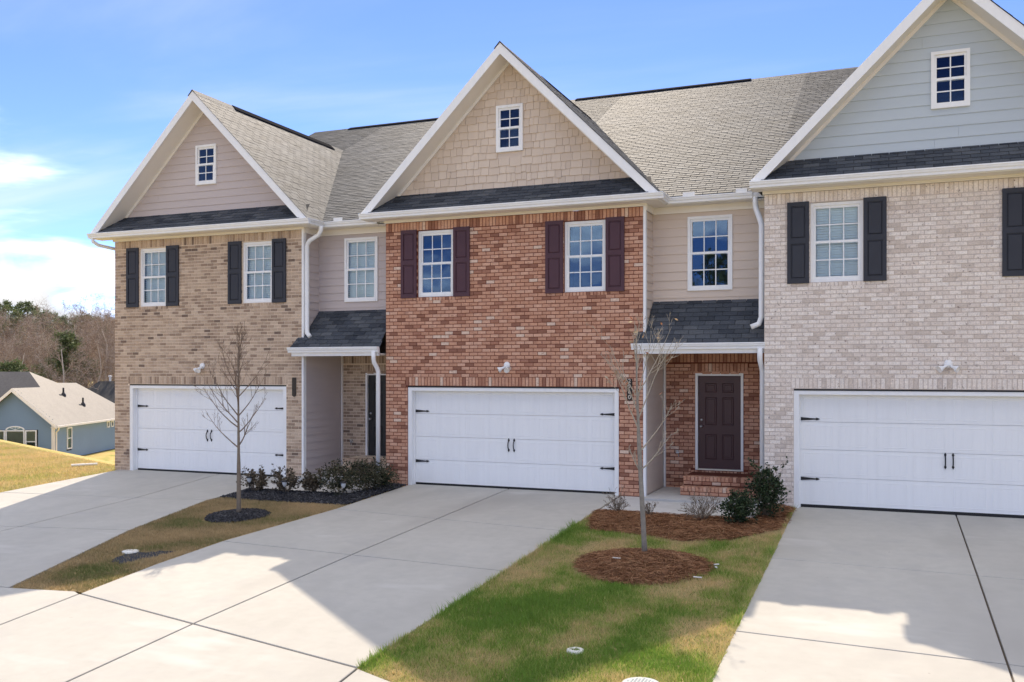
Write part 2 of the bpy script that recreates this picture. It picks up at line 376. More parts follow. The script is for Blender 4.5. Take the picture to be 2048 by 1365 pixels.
# ------------------------------------------------------------------ windows, doors, fittings
def window(root, x0, x1, y, z0, z1, cols, blind, proud=0., trimmat=None, rng=random, gm=None):
    """double hung window; frame front at y; each sash has cols x 2 panes"""
    w = empty('window', (x0, y, z0), parent=root); W, Hh = x1-x0, z1-z0; fm = trimmat or WHITE
    fr = MB(); t = .058
    fr.box(0, t, 0, .08, 0, Hh); fr.box(W-t, W, 0, .08, 0, Hh); fr.box(t, W-t, .001, .08, Hh-t, Hh); fr.box(t, W-t, -.006, .08, 0, t*.9)
    fr.obj('frame', fm, w)
    mid = Hh*.5; s = .038
    def sash(za, zb, yy):
        m = MB(); m.box(t, t+s, yy, yy+.03, za, zb); m.box(W-t-s, W-t, yy, yy+.03, za, zb); m.box(t+s, W-t-s, yy-.001, yy+.031, za, za+s*1.3); m.box(t+s, W-t-s, yy-.001, yy+.031, zb-s*1.3, zb)
        m.obj('sash', fm, w)
        gx0, gx1, gz0, gz1 = t+s, W-t-s, za+s*1.3, zb-s*1.3; g = MB(); mw = .0105
        for c in range(1, cols):
            xc = gx0+(gx1-gx0)*c/cols; g.box(xc-mw, xc+mw, yy+.006, yy+.02, gz0, gz1)
        zc = (gz0+gz1)/2; g.box(gx0, gx1, yy+.0055, yy+.0205, zc-mw, zc+mw); g.obj('muntin', fm, w)
        for c in range(cols):
            for r in range(2):
                a, b = gx0+(gx1-gx0)*c/cols+mw, gx0+(gx1-gx0)*(c+1)/cols-mw; d, e = (gz0, zc-mw) if r == 0 else (zc+mw, gz1)
                pw, ph = b-a, e-d; pm = MB(); pm.quad((-pw/2, 0, -ph/2), (pw/2, 0, -ph/2), (pw/2, 0, ph/2), (-pw/2, 0, ph/2))
                inst('pane', pm.mesh('pane', gm or (GLASSC if blind else GLASS)), w, ((a+b)/2, yy+.013, (d+e)/2), (rng.uniform(-.006, .006), 0, rng.uniform(-.006, .006)))
    sash(mid-.03, Hh-t, .034); sash(t*.9, mid+.03, .006)
    if blind:
        b = MB(); n = int((Hh-.12)/.05)
        for i in range(n):
            z = .08+i*.05; b.quad((t, .105, z), (W-t, .105, z), (W-t, .13, z+.046), (t, .13, z+.046))
        b.box(t, W-t, .1, .14, Hh-.09, Hh-.05); b.obj('blind', BLIND, w)
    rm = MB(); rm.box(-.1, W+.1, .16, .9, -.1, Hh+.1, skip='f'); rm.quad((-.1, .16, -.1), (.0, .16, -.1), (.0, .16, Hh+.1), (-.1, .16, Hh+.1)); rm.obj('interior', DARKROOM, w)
    if blind:
        bb = MB(); bb.quad((t, .15, t), (W-t, .15, t), (W-t, .15, Hh-t), (t, .15, Hh-t)); bb.obj('blind_backing', BLIND, w)
    return w
def shutter(root, x0, x1, y, z0, z1, mat):
    s = empty('shutter', (x0, y, z0), parent=root); W, Hh = x1-x0, z1-z0; st = .065; m = MB(); mid = Hh*.52
    m.box(0, st, 0, .035, 0, Hh); m.box(W-st, W, 0, .035, 0, Hh); m.box(st, W-st, .0005, .035, 0, .09); m.box(st, W-st, .0005, .035, Hh-.08, Hh); m.box(st, W-st, .0005, .035, mid-.05, mid+.05)
    m.obj('shutter_frame', mat, s)
    for a, b in ((.09, mid-.05), (mid+.05, Hh-.08)):
        p = MB(); c = .03
        p.quad((st, .02, a), (W-st, .02, a), (W-st, .02, b), (st, .02, b)); p.cbox(st+.018, W-st-.018, .004, .02, a+.018, b-.018, .014); p.obj('shutter_panel', mat, s)
    return s
def strap(parent, x, y, z, sgn):
    pts = [(0, -.032), (.28, -.012), (.28, -.026), (.318, -.02), (.355, 0), (.318, .02), (.28, .026), (.28, .012), (0, .032)]
    pts = [(x+sgn*a, z+b) for a, b in pts]
    if sgn < 0: pts = pts[::-1]
    m = MB(); m.prism(pts, 'y', y-.014, y+.01); m.obj('strap_hinge', BLACKM, parent)
def pull(parent, x, y, z):
    m = MB(); m.tube([(x, y-.012, z-.105), (x, y-.05, z-.06), (x, y-.062, z), (x, y-.05, z+.06), (x, y-.012, z+.105)], .012, 8)
    for s in (-1, 1):
        zz = z+s*.105; m.prism([(x, zz+s*.05), (x-.022, zz+s*.01), (x-.014, zz-s*.018), (x+.014, zz-s*.018), (x+.022, zz+s*.01)], 'y', y-.016, y+.004)
    m.obj('pull_handle', BLACKM, parent)
def garage(root, x0, x1, ztop, rng):
    """trim, jambs and sectional door with raised panels in the opening x0..x1"""
    g = empty('garage_door', (0, 0, 0), parent=root); t = MB()
    t.box(x0, x0+.095, .02, .20, -.06, ztop); t.box(x1-.095, x1, .02, .20, -.06, ztop); t.box(x0+.095, x1-.095, .021, .20, ztop-.075, ztop)
    t.box(x0+.095, x0+.115, .15, .185, -.05, ztop-.075); t.box(x1-.115, x1-.095, .15, .185, -.05, ztop-.075)
    t.obj('garage_trim', WHITE, g)
    a, b, y, z0, z1 = x0+.095, x1-.095, .19, .04, ztop-.07; n = 4; hs = (z1-z0)/n; npan = 8; pw = (b-a)/npan
    s = MB(); s.box(a-.01, b+.01, y+.005, y+.03, -.06, z0+.012); s.obj('bottom_seal', BLACKM, g)
    for i in range(n):
        za, zb = z0+i*hs, z0+(i+1)*hs; s = MB()
        s.box(a, b, y, y+.045, za+.003, zb-.003)
        sec = s.obj('door_section', GARAGE, g)
        p = MB()
        for k in range(npan):
            xa, xb = a+k*pw+(.07 if k % 2 == 0 else .05), a+(k+1)*pw-(.05 if k % 2 == 0 else .07)
            zc, zd = za+.065, zb-.065; c = .012
            # moulded frame ring, then the beaded field inside
            for (u0, u1, w0, w1) in ((xa, xb, zc, zc+.016), (xa, xb, zd-.016, zd), (xa, xa+.016, zc+.016, zd-.016), (xb-.016, xb, zc+.016, zd-.016)):
                p.cbox(u0, u1, y-.004, y, w0, w1, .0038)
            nb = 5; bw = (xb-xa-.06)/nb
            for q in range(nb): p.cbox(xa+.03+q*bw+.004, xa+.03+(q+1)*bw-.004, y-.0022, y, zc+.03, zd-.03, .002)
        p.obj('door_panel', GARAGE, g)
    for zz in (z0+.5, z0+1.66):
        strap(g, a+.02, y, zz, 1); strap(g, b-.02, y, zz, -1)
    xc = (a+b)/2
    pull(g, xc-.065, y, .97); pull(g, xc+.065, y, .97)
    return g
def floodlight(root, x, y, z, dirs):
    f = empty('floodlight', (x, y, z), parent=root); m = MB(); m.lathe([(.0, -.055), (.035, -.052), (.062, -.04), (.075, -.015), (.075, 0)], (0, 0, 0), (0, 1, 0), 16)
    m.v = [(p[0], p[1], p[2]) for p in m.v]; m.obj('lamp_base', WHITE, f, True)
    for d in dirs:
        d = np.array(d, float); d /= np.linalg.norm(d); h = MB(); st = np.array([0, -.035, -.02])+d*.03
        h.lathe([(0, 0), (.018, 0), (.024, .05), (.03, .09), (.055, .13), (.066, .165), (.064, .17)], st, d, 14); h.obj('lamp_head', WHITE, f, True)
        k = MB(); k.lathe([(.062, .166), (.04, .155), (0, .15)], st, d, 14); k.obj('lamp_bulb', CREAM, f, True)
def gutter_profile(front, z1):  # (y,z) cross-section of an ogee gutter whose back is at y=front+.12 and top at z1
    y = front; return [(y+.12, z1), (y, z1), (y-.002, z1-.022), (y+.012, z1-.03), (y+.018, z1-.06), (y+.04, z1-.085), (y+.045, z1-.125), (y+.12, z1-.125)]
def panelled_door(root, x0, x1, y, z0, z1, mat, trim=.055):
    d = empty('front_door', (x0, y, z0), parent=root); W, Hh = x1-x0, z1-z0
    t = MB(); t.box(0, trim, -.035, .1, 0, Hh); t.box(W-trim, W, -.035, .1, 0, Hh); t.box(trim, W-trim, -.034, .1, Hh-trim, Hh); t.obj('door_frame', WHITE, d)
    t = MB(); t.box(trim, W-trim, -.05, .1, 0, .03); t.obj('threshold', CHROME, d)
    a, b, c, e = trim+.004, W-trim-.004, .032, Hh-trim-.004; l = MB(); dw = b-a; dh = e-c
    l.box(a, b, .02, .06, c, e); l.obj('door_leaf', mat, d)
    for cx in (.30, .70):
        for (f0, f1) in ((.10, .37), (.47, .77), (.82, .92)):
            p = MB(); xa, xb = a+dw*(cx-.135), a+dw*(cx+.135); za, zb = c+dh*f0, c+dh*f1
            for (u0, u1, w0, w1) in ((xa, xb, za, za+.02), (xa, xb, zb-.02, zb), (xa, xa+.02, za+.02, zb-.02), (xb-.02, xb, za+.02, zb-.02)): p.cbox(u0, u1, .008, .02, w0, w1, .008)
            p.cbox(xa+.045, xb-.045, .012, .02, za+.045, zb-.045, .007); p.obj('door_panel', mat, d)
    k = MB(); k.lathe([(.028, 0), (.028, .012), (.012, .02), (.012, .04), (.028, .05), (.03, .065), (.02, .078), (0, .08)], (a+.07, .02, c+dh*.455), (0, -1, 0), 12); k.obj('door_knob', CHROME, d, True)
    k = MB(); k.lathe([(.028, 0), (.028, .016), (.02, .024), (0, .026)], (a+.07, .02, c+dh*.525), (0, -1, 0), 12); k.obj('deadbolt', CHROME, d, True)
def plank_poly(mb, poly, ytop, ybot, z0, z1):
    """lap plank: polygon in (x,z) whose face leans from ybot (at z0) to ytop (at z1), with a lower lip"""
    Y = lambda z: ybot+(ytop-ybot)*(z-z0)/(z1-z0); n = len(poly)
    vs = [(p[0], Y(p[1]), p[1]) for p in poly]+[(p[0], ytop+.012, p[1]) for p in poly]
    mb.add(vs, [tuple(range(n))]+[(i, i+n, (i+1) % n+n, (i+1) % n) for i in range(n)])

# ================================================================== townhouses
ZE = 6.29; OV = .42; MS = .543
def rect_planks(root, part, mat, x0, x1, z0, z1, y, ex, holes, rng, axis='x', joints=True):
    z = z0
    while z < z1-.02:
        zt = min(z+ex, z1); segs = [(x0, x1)]
        for h in holes:
            if min(zt, h[3])-max(z, h[2]) > .01:
                if h[2] > z+.03 or h[3] < zt-.03:  # partial overlap: notch by splitting the plank in height
                    pass
                segs = [t for s0, s1 in segs for t in ((s0, min(s1, h[0])), (max(s0, h[1]), s1)) if t[1]-t[0] > .01]
        out = []
        for s in segs:
            if joints and s[1]-s[0] > 1.6 and rng.random() < .7:
                m = s[0]+(s[1]-s[0])*rng.uniform(.25, .75); out += [(s[0], m-.0015), (m+.0015, s[1])]
            else: out.append(s)
        for s0, s1 in out:
            m = MB(); plank_poly(m, [(s0, z), (s1, z), (s1, zt), (s0, zt)], y-.004, y-.02, z, z+ex)
            if axis == 'y':   # turn the face towards +x: (x,y,z) -> face plane at constant x; s runs along y
                m.v = [(-p[1], p[0], p[2]) for p in m.v]; m.f = [f for f in m.f]
            m.obj('siding_plank', mat, part)
        # slivers above or below a hole
        for h in holes:
            if z < h[2] < zt or z < h[3] < zt:
                a, b = (z, h[2]) if z < h[2] < zt else (h[3], zt)
                if b-a > .01 and axis == 'x':
                    m = MB(); plank_poly(m, [(h[0], a), (h[1], a), (h[1], b), (h[0], b)], y-.004, y-.02, z, z+ex); m.obj('siding_plank', mat, part)
        z += ex
def townhouse(label, x0, y0, OX, W, RW, kind, shut, gable, RY, doormat, slabz, wins, blinds, gx, gwin, ex_g, spout, number, flood, seed):
    rng = random.Random(seed); root = empty('townhouse', (x0, y0, 0)); tag(root, label, 'townhouse', 'attached brick townhouses in a row')
    EY = .26-y0; c = W/2; half = c+OX; zpk = ZE+half; sid = SIDING[kind]; H1 = W+RW
    g0, g1 = gx
    # ---------------- brick front
    ops = [(g0, g1, -1, 2.285)]+[(a, b, 4.33, 5.86) for a, b in wins]
    sold = [(0, W, 5.868, 6.075), (g0-.05, g1+.05, 2.29, 2.492)]+[(a-.04, b+.04, 4.246, 4.328) for a, b in wins]
    wall = empty('brick_wall', parent=root)
    rects = brick_pieces(0, W, -.3213, 5.865, W/round(W/.205), ops, sold, -.3212)
    mb = MB(); mortar_mesh(mb, 0, W, -.32, 6.075, .009, ops, .10); mb.obj('mortar', MORTAR[kind], wall)
    brick_wall(root, kind, rects, 0., 215, wall, rng)
    lt = MB(); lt.box(g0-.02, g1+.02, .012, .12, 2.252, 2.288); lt.obj('steel_lintel', BLACKM, wall)
    # left return of the brick veneer
    lr = MB(); lr.box(-.001, .0, .001, .1, -.3, 6.07)
    # ---------------- garage, windows, shutters
    garage(root, g0, g1, 2.25, rng)
    for i, (a, b) in enumerate(wins):
        window(root, a, b, .045, 4.335, 5.855, 3, blinds[i], rng=rng)
        shutter(root, a-.425, a-.02, -.036, 4.315, 5.885, shut); shutter(root, b+.005, b+.41, -.036, 4.315, 5.885, shut)
    # ---------------- body behind the fronts
    body = MB(); body.box(.02, H1-.02, 1.95, 2*RY-.3, -.25, 6.2); body.box(.015, .03, .1, 1.95, -.25, 6.2); body.box(W-.02, W+.02, .1, 1.95, -.4, 6.2)
    body.box(W+.03, H1-.02, 1.80, 1.95, 2.95, 6.2)
    body.obj('house_body', sid, root)
    # ---------------- side wall and recess wall
    sw = empty('side_wall', parent=root)
    rect_planks(root, sw, sid, .105, .70, 3.02, 6.10, -(W+.03), .187, [], rng, 'y', False)
    rect_planks(root, sw, sid, .105, 1.74, slabz-.35, 3.02, -(W+.03), .187, [], rng, 'y', False)
    cb = MB(); cb.box(W+.001, W+.055, -.012, .105, -.25, 6.09); cb.obj('corner_board', WHITE, root)
    rw = empty('recess_wall', parent=root); wx0, wx1, wz0, wz1 = W+.80, W+1.735, 4.33, 5.90
    rect_planks(root, rw, sid, W+.03, H1-.0, 4.0, 6.10, .68, .187, [(wx0+.01, wx1-.01, wz0+.01, wz1-.01)], rng)
    window(root, wx0, wx1, .635, wz0, wz1, 3, blinds[2], rng=rng)
    # ---------------- eaves: soffit, frieze, gutters
    s = MB(); s.box(-OX, W+OX, -OV, -.026, 6.13, 6.15); s.box(W+.05, W+OX, -.026, .66, 6.1305, 6.1505); s.box(W+OX, H1, .26, .66, 6.129, 6.149); s.obj('soffit', CREAM, root)
    s = MB(); s.box(-.03, W+.08, -.026, .0, 6.076, 6.13); s.box(W+.055, W+.08, 0., .66, 5.99, 6.13); s.box(W+.08, H1, .632, .658, 5.99, 6.1285); s.box(-.03, W+.08, -.044, -.026, 6.10, 6.129); s.obj('frieze_board', CREAM, root)
    gt = MB(); zt = 6.255
    gt.prism(gutter_profile(-OV-.12, zt), 'x', -OX, W+OX+.118)
    pr = [(W+OV+.12-(p[0]+OV+.12), p[1]) for p in gutter_profile(-OV-.12, zt)]
    gt.prism([(W+OX+.12-(p[0]+OV+.12)+.0, p[1]-.001) for p in gutter_profile(-OV-.12, zt)], 'y', -OV-.06, .20)
    gt.prism([(p[0], p[1]-.002) for p in gutter_profile(.14, zt)], 'x', W+OX+.03, H1-.30)
    gt.obj('gutter', WHITE, root)
    sg = MB(); sg.box(W+OX+.38, W+OX+.62, .15, .17, zt-.02, zt+.075); sg.obj('splash_guard', WHITE, root)
    sg = MB(); sg.box(H1-.62, H1-.40, .15, .17, zt-.02, zt+.075); sg.obj('splash_guard', WHITE, root)
    fa = MB(); fa.box(-OX, W+OX, -OV-.0, -OV+.02, 6.12, 6.27); fa.box(W+OX-.02, W+OX, -OV+.02, .25, 6.12, 6.27); fa.box(W+OX, H1, .26, .28, 6.12, 6.27); fa.obj('fascia', WHITE, root)
    # ---------------- gable: rake boards, soffit, siding or shakes, window
    for sg_ in (-1, 1):
        m = MB(); P = [(c, zpk-.015), (c+sg_*(half+.0), ZE-.015), (c+sg_*(half-.24), ZE-.015), (c, zpk-.255)]
        if sg_ > 0: P = P[::-1]
        m.prism(P, 'y', -OV-.005, -OV+.022); m.obj('rake_board', WHITE, root)
        m = MB(); yb = .15
        for (o1, o2) in ((.20, .215),):
            a, b = (c, zpk-o1), (c+sg_*(half-.27), ZE+.27-o1)
            m.add([(a[0], -OV+.022, a[1]), (b[0], -OV+.022, b[1]), (b[0], yb+.02, b[1]), (a[0], yb+.02, a[1]), (a[0], -OV+.022, a[1]-.02), (b[0], -OV+.022, b[1]-.02), (b[0], yb+.02, b[1]-.02), (a[0], yb+.02, a[1]-.02)],
                  [(0, 1, 2, 3), (7, 6, 5, 4), (1, 5, 6, 2), (0, 4, 5, 1)])
        m.obj('rake_soffit', CREAM, root)
        m = MB(); P = [(c, zpk-.21), (c+sg_*(half-.36), ZE+.15), (c+sg_*(half-.46), ZE+.15), (c, zpk-.31)]
        if sg_ > 0: P = P[::-1]
        m.prism(P, 'y', .115, .14); m.obj('rake_frieze', CREAM, root)
    gw = empty('gable_wall', parent=root); zb = 6.70; top = zpk-.22
    tri = [(c-(top-zb), zb), (c+(top-zb), zb), (c, top)]; hole = gwin
    bk = MB(); ha, hb, hc, hd = hole[0]+.03, hole[1]-.03, hole[2]+.03, hole[3]-.03
    for rg in ([(-9, 0), (ha, 0), (ha, 20), (-9, 20)], [(hb, 0), (30, 0), (30, 20), (hb, 20)], [(ha, 0), (hb, 0), (hb, hc), (ha, hc)], [(ha, hd), (hb, hd), (hb, 20), (ha, 20)]):
        q = clip(tri, rg)
        if len(q) >= 3: bk.add([(p[0], .162, p[1]) for p in q], [tuple(range(len(q)))])
    bk.obj('sheathing', sid, gw)
    z = zb; row = 0
    if gable == 'plank':
        while z < top:
            zt2 = z+ex_g; base = [(tri[0][0]-1, z), (tri[1][0]+1, z), (tri[1][0]+1, zt2), (tri[0][0]-1, zt2)]
            segs = [base]
            if hole[2] < zt2 and hole[3] > z:
                segs = [[(tri[0][0]-1, z), (hole[0]+.02, z), (hole[0]+.02, zt2), (tri[0][0]-1, zt2)], [(hole[1]-.02, z), (tri[1][0]+1, z), (tri[1][0]+1, zt2), (hole[1]-.02, zt2)]]
                if hole[2] > z: segs.append([(hole[0]+.02, z), (hole[1]-.02, z), (hole[1]-.02, hole[2]+.02), (hole[0]+.02, hole[2]+.02)])
                if hole[3] < zt2: segs.append([(hole[0]+.02, hole[3]-.02), (hole[1]-.02, hole[3]-.02), (hole[1]-.02, zt2), (hole[0]+.02, zt2)])
            elif rng.random() < .6 and top-z > .8:
                m_ = c+rng.uniform(-.7, .7)*(top-z); segs = [[(tri[0][0]-1, z), (m_-.0015, z), (m_-.0015, zt2), (tri[0][0]-1, zt2)], [(m_+.0015, z), (tri[1][0]+1, z), (tri[1][0]+1, zt2), (m_+.0015, zt2)]]
            for sgm in segs:
                q = clip(sgm, tri)
                if len(q) >= 3 and area(q) > .003:
                    m = MB(); plank_poly(m, q, .146, .130, z, zt2); m.obj('siding_plank', sid, gw)
            z += ex_g
    else:
        while z < top:
            zt2 = z+ex_g; x = tri[0][0]-rng.uniform(0, .2)
            while x < tri[1][0]:
                w = rng.choice((.11, .15, .19, .22, .27)); dz = rng.uniform(-.024, .012); q = clip([(x+.003, z+dz), (x+w-.003, z+dz), (x+w-.003, zt2+.02), (x+.003, zt2+.02)], tri)
                qs = [q]
                if hole[2] < zt2 and hole[3] > z and x+w > hole[0]+.02 and x < hole[1]-.02:
                    qs = []
                    if x < hole[0]+.02: qs.append(clip(q, [(-9, -9), (hole[0]+.02, -9), (hole[0]+.02, 99), (-9, 99)]))
                    if x+w > hole[1]-.02: qs.append(clip(q, [(hole[1]-.02, -9), (99, -9), (99, 99), (hole[1]-.02, 99)]))
                for q in qs:
                    if len(q) >= 3 and area(q) > .002:
                        m = MB(); plank_poly(m, q, .152, .130+rng.uniform(-.003, .003), z+dz, zt2+.02); m.t = [rng.random()]*len(m.f); m.obj('shake', SHAKE, gw)
                x += w
            z += ex_g
    window(root, gwin[0], gwin[1], .095, gwin[2], gwin[3], 2, False, rng=rng, gm=GLASSD)
    # ---------------- roofs
    roof = empty('roof', parent=root); yv = EY+(zpk-ZE)/MS; zr = ZE+MS*(RY-EY)
    d = MB(); d.prism([(c-half, ZE-.02), (c, zpk-.02), (c+half, ZE-.02), (c+half-.1, ZE-.115), (c, zpk-.14), (c-half+.1, ZE-.115)][::-1], 'y', -OV+.0, yv+.1)
    for a, b in ((.0, H1),):
        d.add([(a, EY, ZE-.02), (b, EY, ZE-.02), (b, RY, zr-.02), (a, RY, zr-.02), (a, 2*RY-EY, ZE-.02), (b, 2*RY-EY, ZE-.02), (a, EY+.04, ZE-.12), (b, EY+.04, ZE-.12), (b, RY, zr-.14), (a, RY, zr-.14), (a, 2*RY-.3, ZE-.12), (b, 2*RY-.3, ZE-.12)],
              [(0, 1, 2, 3), (3, 2, 5, 4), (6, 9, 8, 7), (9, 10, 11, 8), (0, 6, 7, 1), (0, 3, 9, 6), (3, 4, 10, 9), (1, 7, 8, 2), (2, 8, 11, 5)])
    if x0 < -5: d.add([(.05, .6, 6.2), (.05, 2*RY-.6, 6.2), (.05, RY, zr-.1)], [(0, 1, 2)])
    d.obj('roof_deck', DECK, roof)
    ps = []
    U, V = np.array([1., 0, 0]), np.array([0, 1., MS])/sqrt(1+MS*MS); k = sqrt(1+MS*MS); P0 = np.array([0., EY-.02, ZE-.011])
    vv, VV = (yv-EY+.02)*k, (RY-EY+.02)*k
    ps += shingle_rows(P0, U, V, [(c+half-.02, 0), (H1, 0), (H1, VV), (c, VV), (c, vv)], rng=rng, maxlift=.011)
    lp = shingle_rows(P0, U, V, [(0, 0), (max(.01, c-half+.02), 0), (c, vv), (c, VV), (0, VV)], rng=rng)
    # right-hand slope of the front gable
    U2, V2 = np.array([0, 1., 0]), np.array([-1., 0, 1.])/sqrt(2); P2 = np.array([c+half+.02, -OV-.02, ZE-.02])
    Vg = (half+.02)*sqrt(2)
    ps += shingle_rows(P2, U2, V2, [(0, 0), (EY+OV+.02, 0), (yv+OV+.02, Vg), (0, Vg)], rng=rng, maxlift=.006)
    # pent roof strip under the gable
    rise, run = .46, .57; Vp = np.array([0, run, rise])/hypot(run, rise); Lp = hypot(run, rise)
    pent = shingle_rows(np.array([0., -OV-.02, 6.262]), U, Vp, [(c-half+.20, 0), (c+half-.20, 0), (c+half-.60, Lp), (c-half+.60, Lp)], ex=.135, rng=rng)
    dk = MB(); dk.add([(-OX+.1, -OV, 6.255), (W+OX-.1, -OV, 6.255), (W+OX-.3, .17, 6.72), (-OX+.3, .17, 6.72)], [(0, 1, 2, 3)]); dk.obj('pent_deck', DECK, roof)
    # porch roof
    Vq = np.array([0, 1., 1.])/sqrt(2); Lq = .93*sqrt(2); pe = -.27; pz = 3.185
    porch = shingle_rows(np.array([0., pe, pz]), U, Vq, [(W+.06, 0), (H1+.0, 0), (H1, Lq), (W+.06, Lq)], ex=.135, rng=rng)
    porch += shingle_rows(np.array([0., pe, pz]), U, Vq, [(W-.16, 0), (W+.06, 0), (W+.06, .36), (W-.10, .36)], ex=.135, rng=rng)
    if y0 > -.1: porch += shingle_rows(np.array([0., pe, pz]), U, Vq, [(H1, 0), (H1+.04, 0), (H1+.04, .2), (H1, .2)], ex=.135, rng=rng)
    dk = MB(); dk.add([(W-.13, pe+.02, pz-.012), (H1, pe+.02, pz-.012), (H1, .69, pz+.93), (W+.06, .69, pz+.93), (W+.06, .0, pz+.25), (W-.08, 0., pz+.25)], [(0, 1, 2, 3, 4, 5)]); dk.obj('porch_deck', DECK, roof)
    put_shingles(root, roof, ps+lp, 110); put_shingles(root, roof, pent, 70); put_shingles(root, roof, porch, 120)
    rv = MB(); ya, yb_ = (1.1, yv-.7) if x0 < 0 else (2.2, yv-.9)
    rv.prism([(c-.17, zpk-.17), (c-.15, zpk-.105), (c, zpk+.035), (c+.15, zpk-.105), (c+.17, zpk-.17), (c, zpk-.0)][::-1], 'y', ya, yb_); rv.obj('ridge_vent', VENTM, roof)
    rc = MB(); rc.prism([(c-.14, zpk-.13), (c, zpk+.022), (c+.14, zpk-.13), (c, zpk-.01)][::-1], 'y', -OV-.02, yv+.1); rc.obj('ridge_cap', SHINGLE, roof)
    rc = MB(); rc.prism([(RY-.15, zr-.085), (RY, zr+.02), (RY+.15, zr-.085), (RY, zr-.02)][::-1], 'x', 0, H1); rc.obj('ridge_cap', SHINGLE, roof)
    rv = MB(); rv.prism([(RY-.2, zr-.075), (RY-.17, zr-.04), (RY, zr+.045), (RY+.17, zr-.04), (RY+.2, zr-.075)][::-1], 'x', 1.5, H1-1.6); rv.obj('ridge_vent', VENTM, roof)
    # ---------------- porch
    pc = MB(); pc.box(W+.05, H1, -.25, 1.70, 3.02, 3.04); pc.obj('porch_ceiling', CREAM, root)
    pb = MB(); pb.box(W-.12, H1, -.262, -.20, 2.985, 3.17); pb.obj('porch_beam', WHITE, root)
    gq = MB(); gq.prism(gutter_profile(-.385, 3.195), 'x', W-.17, H1+(.03 if y0 > -.1 and spout != 'right' else .02)); gq.obj('porch_gutter', WHITE, root)
    slab = MB(); slab.box(W+.06, H1, -.35, 1.72, slabz-.35, slabz); slab.obj('porch_slab', CONC2, root)
    dx0 = W+.76; dx1 = dx0+1.05; dz0, dz1 = .43, 2.58
    pw = empty('porch_wall', parent=root); hole2 = [(dx0, dx1, dz0, dz1)]
    rr = brick_pieces(W+.09, H1, slabz-.2, 3.02, .2045, hole2, [(W+.09, H1, 2.82, 3.02), (dx0-.1, dx1+.1, dz1+.02, dz1+.22), (dx0-.1, dx1+.1, dz0-.09, dz0-.008)], slabz-.2)
    brick_wall(root, kind, rr, 1.70, 45, pw, rng)
    mb = MB(); mortar_mesh(mb, W+.06, H1, slabz-.2, 3.02, 1.708, hole2, .1); mb.obj('mortar', MORTAR[kind], pw)
    cb = MB(); cb.box(W+.055, W+.10, 1.655, 1.705, slabz, 3.02); cb.obj('corner_board', CREAM, root)
    panelled_door(root, dx0, dx1, 1.735, dz0, dz1, doormat)
    sx0, sx1 = W+.69, H1-.05
    for (ya, za, zb2) in ((.40, slabz, slabz+.185), (.72, slabz+.185, slabz+.37)):
        st = empty('step', parent=root); co = MB(); co.box(sx0+.01, sx1, ya+.008, 1.69, za, zb2-.008); co.obj('mortar', MORTAR[kind], st)
        b = []; xx = sx0
        while xx < sx1-.05: b.append((xx+.004, min(xx+.2, sx1)-.004, za+.006, zb2-.107, ya, ya+.09)); xx += .2
        n = int((sx1-sx0)/.078); p = (sx1-sx0)/n
        for i in range(n): b.append((sx0+i*p+.004, sx0+(i+1)*p-.004, zb2-.1, zb2, ya-.012, ya+.22))
        for r in b:
            m = MB(); cx = (r[0]+r[1])/2; m.cbox(r[0]-cx, r[1]-cx, 0, r[5]-r[4], 0, r[3]-r[2], .012, round(rng.random()*15)/15+.001, skip=''); m.obj('brick', BRICKS[kind], st, loc=(cx, r[4], r[2]))
    # hose bib
    hb = MB(); hb.lathe([(.03, 0), (.03, .01), (.012, .015), (.012, .06), (.02, .065), (.02, .08), (0, .085)], (W+.36, 1.70, .80), (0, -1, 0), 10); hb.tube([(W+.36, 1.63, .80), (W+.40, 1.6, .77), (W+.41, 1.59, .72)], .012, 6)
    hb.lathe([(0, -.01), (.035, -.01), (.035, .01), (0, .01)], (W+.36, 1.65, .845), (0, 0, 1), 10); hb.obj('hose_bib', CHROME, root)
    # ---------------- downspouts
    ds = MB(); w = .085
    if spout == 'left':
        ds.tube([(W+.50, .06, 6.14), (W+.50, .06, 6.02), (W+.44, .06, 5.93), (W+.18, .055, 5.80), (W+.115, .05, 5.70), (W+.115, .05, 3.66), (W+.14, .02, 3.55), (W+.26, -.05, 3.47)], .055, 8)
    else:
        yy = .20; ds.tube([(H1-.24, yy, 6.14), (H1-.24, yy, 6.00), (H1-.22, yy-.03, 5.90), (H1-.10, -.10, 5.60), (H1-.075, -.16, 5.50), (H1-.075, -.18, 3.70), (H1-.12, -.20, 3.56), (H1-.27, -.22, 3.50)], .055, 8)
    ds.obj('downspout', WHITE, root, True)
    ds = MB(); xx = H1-.085; ds.tube([(xx, -.33, 3.08), (xx, -.33, 2.93), (xx, -.31, 2.84), (xx+.02, -.20, 2.70), (xx+.03, -.17, 2.62), (xx+.03, -.17, .02)], .052, 8); ds.obj('downspout', WHITE, root, True)
    if x0 < -5:
        ds = MB(); ds.tube([(-.30, -.46, 6.14), (-.30, -.44, 6.05), (-.26, -.30, 5.97), (-.08, .2, 5.90), (-.06, .3, 5.80), (-.06, .3, -.5)], .045, 8); ds.obj('downspout', WHITE, root, True)
    # ---------------- fittings
    floodlight(root, flood[0], 0, 2.76, flood[1])
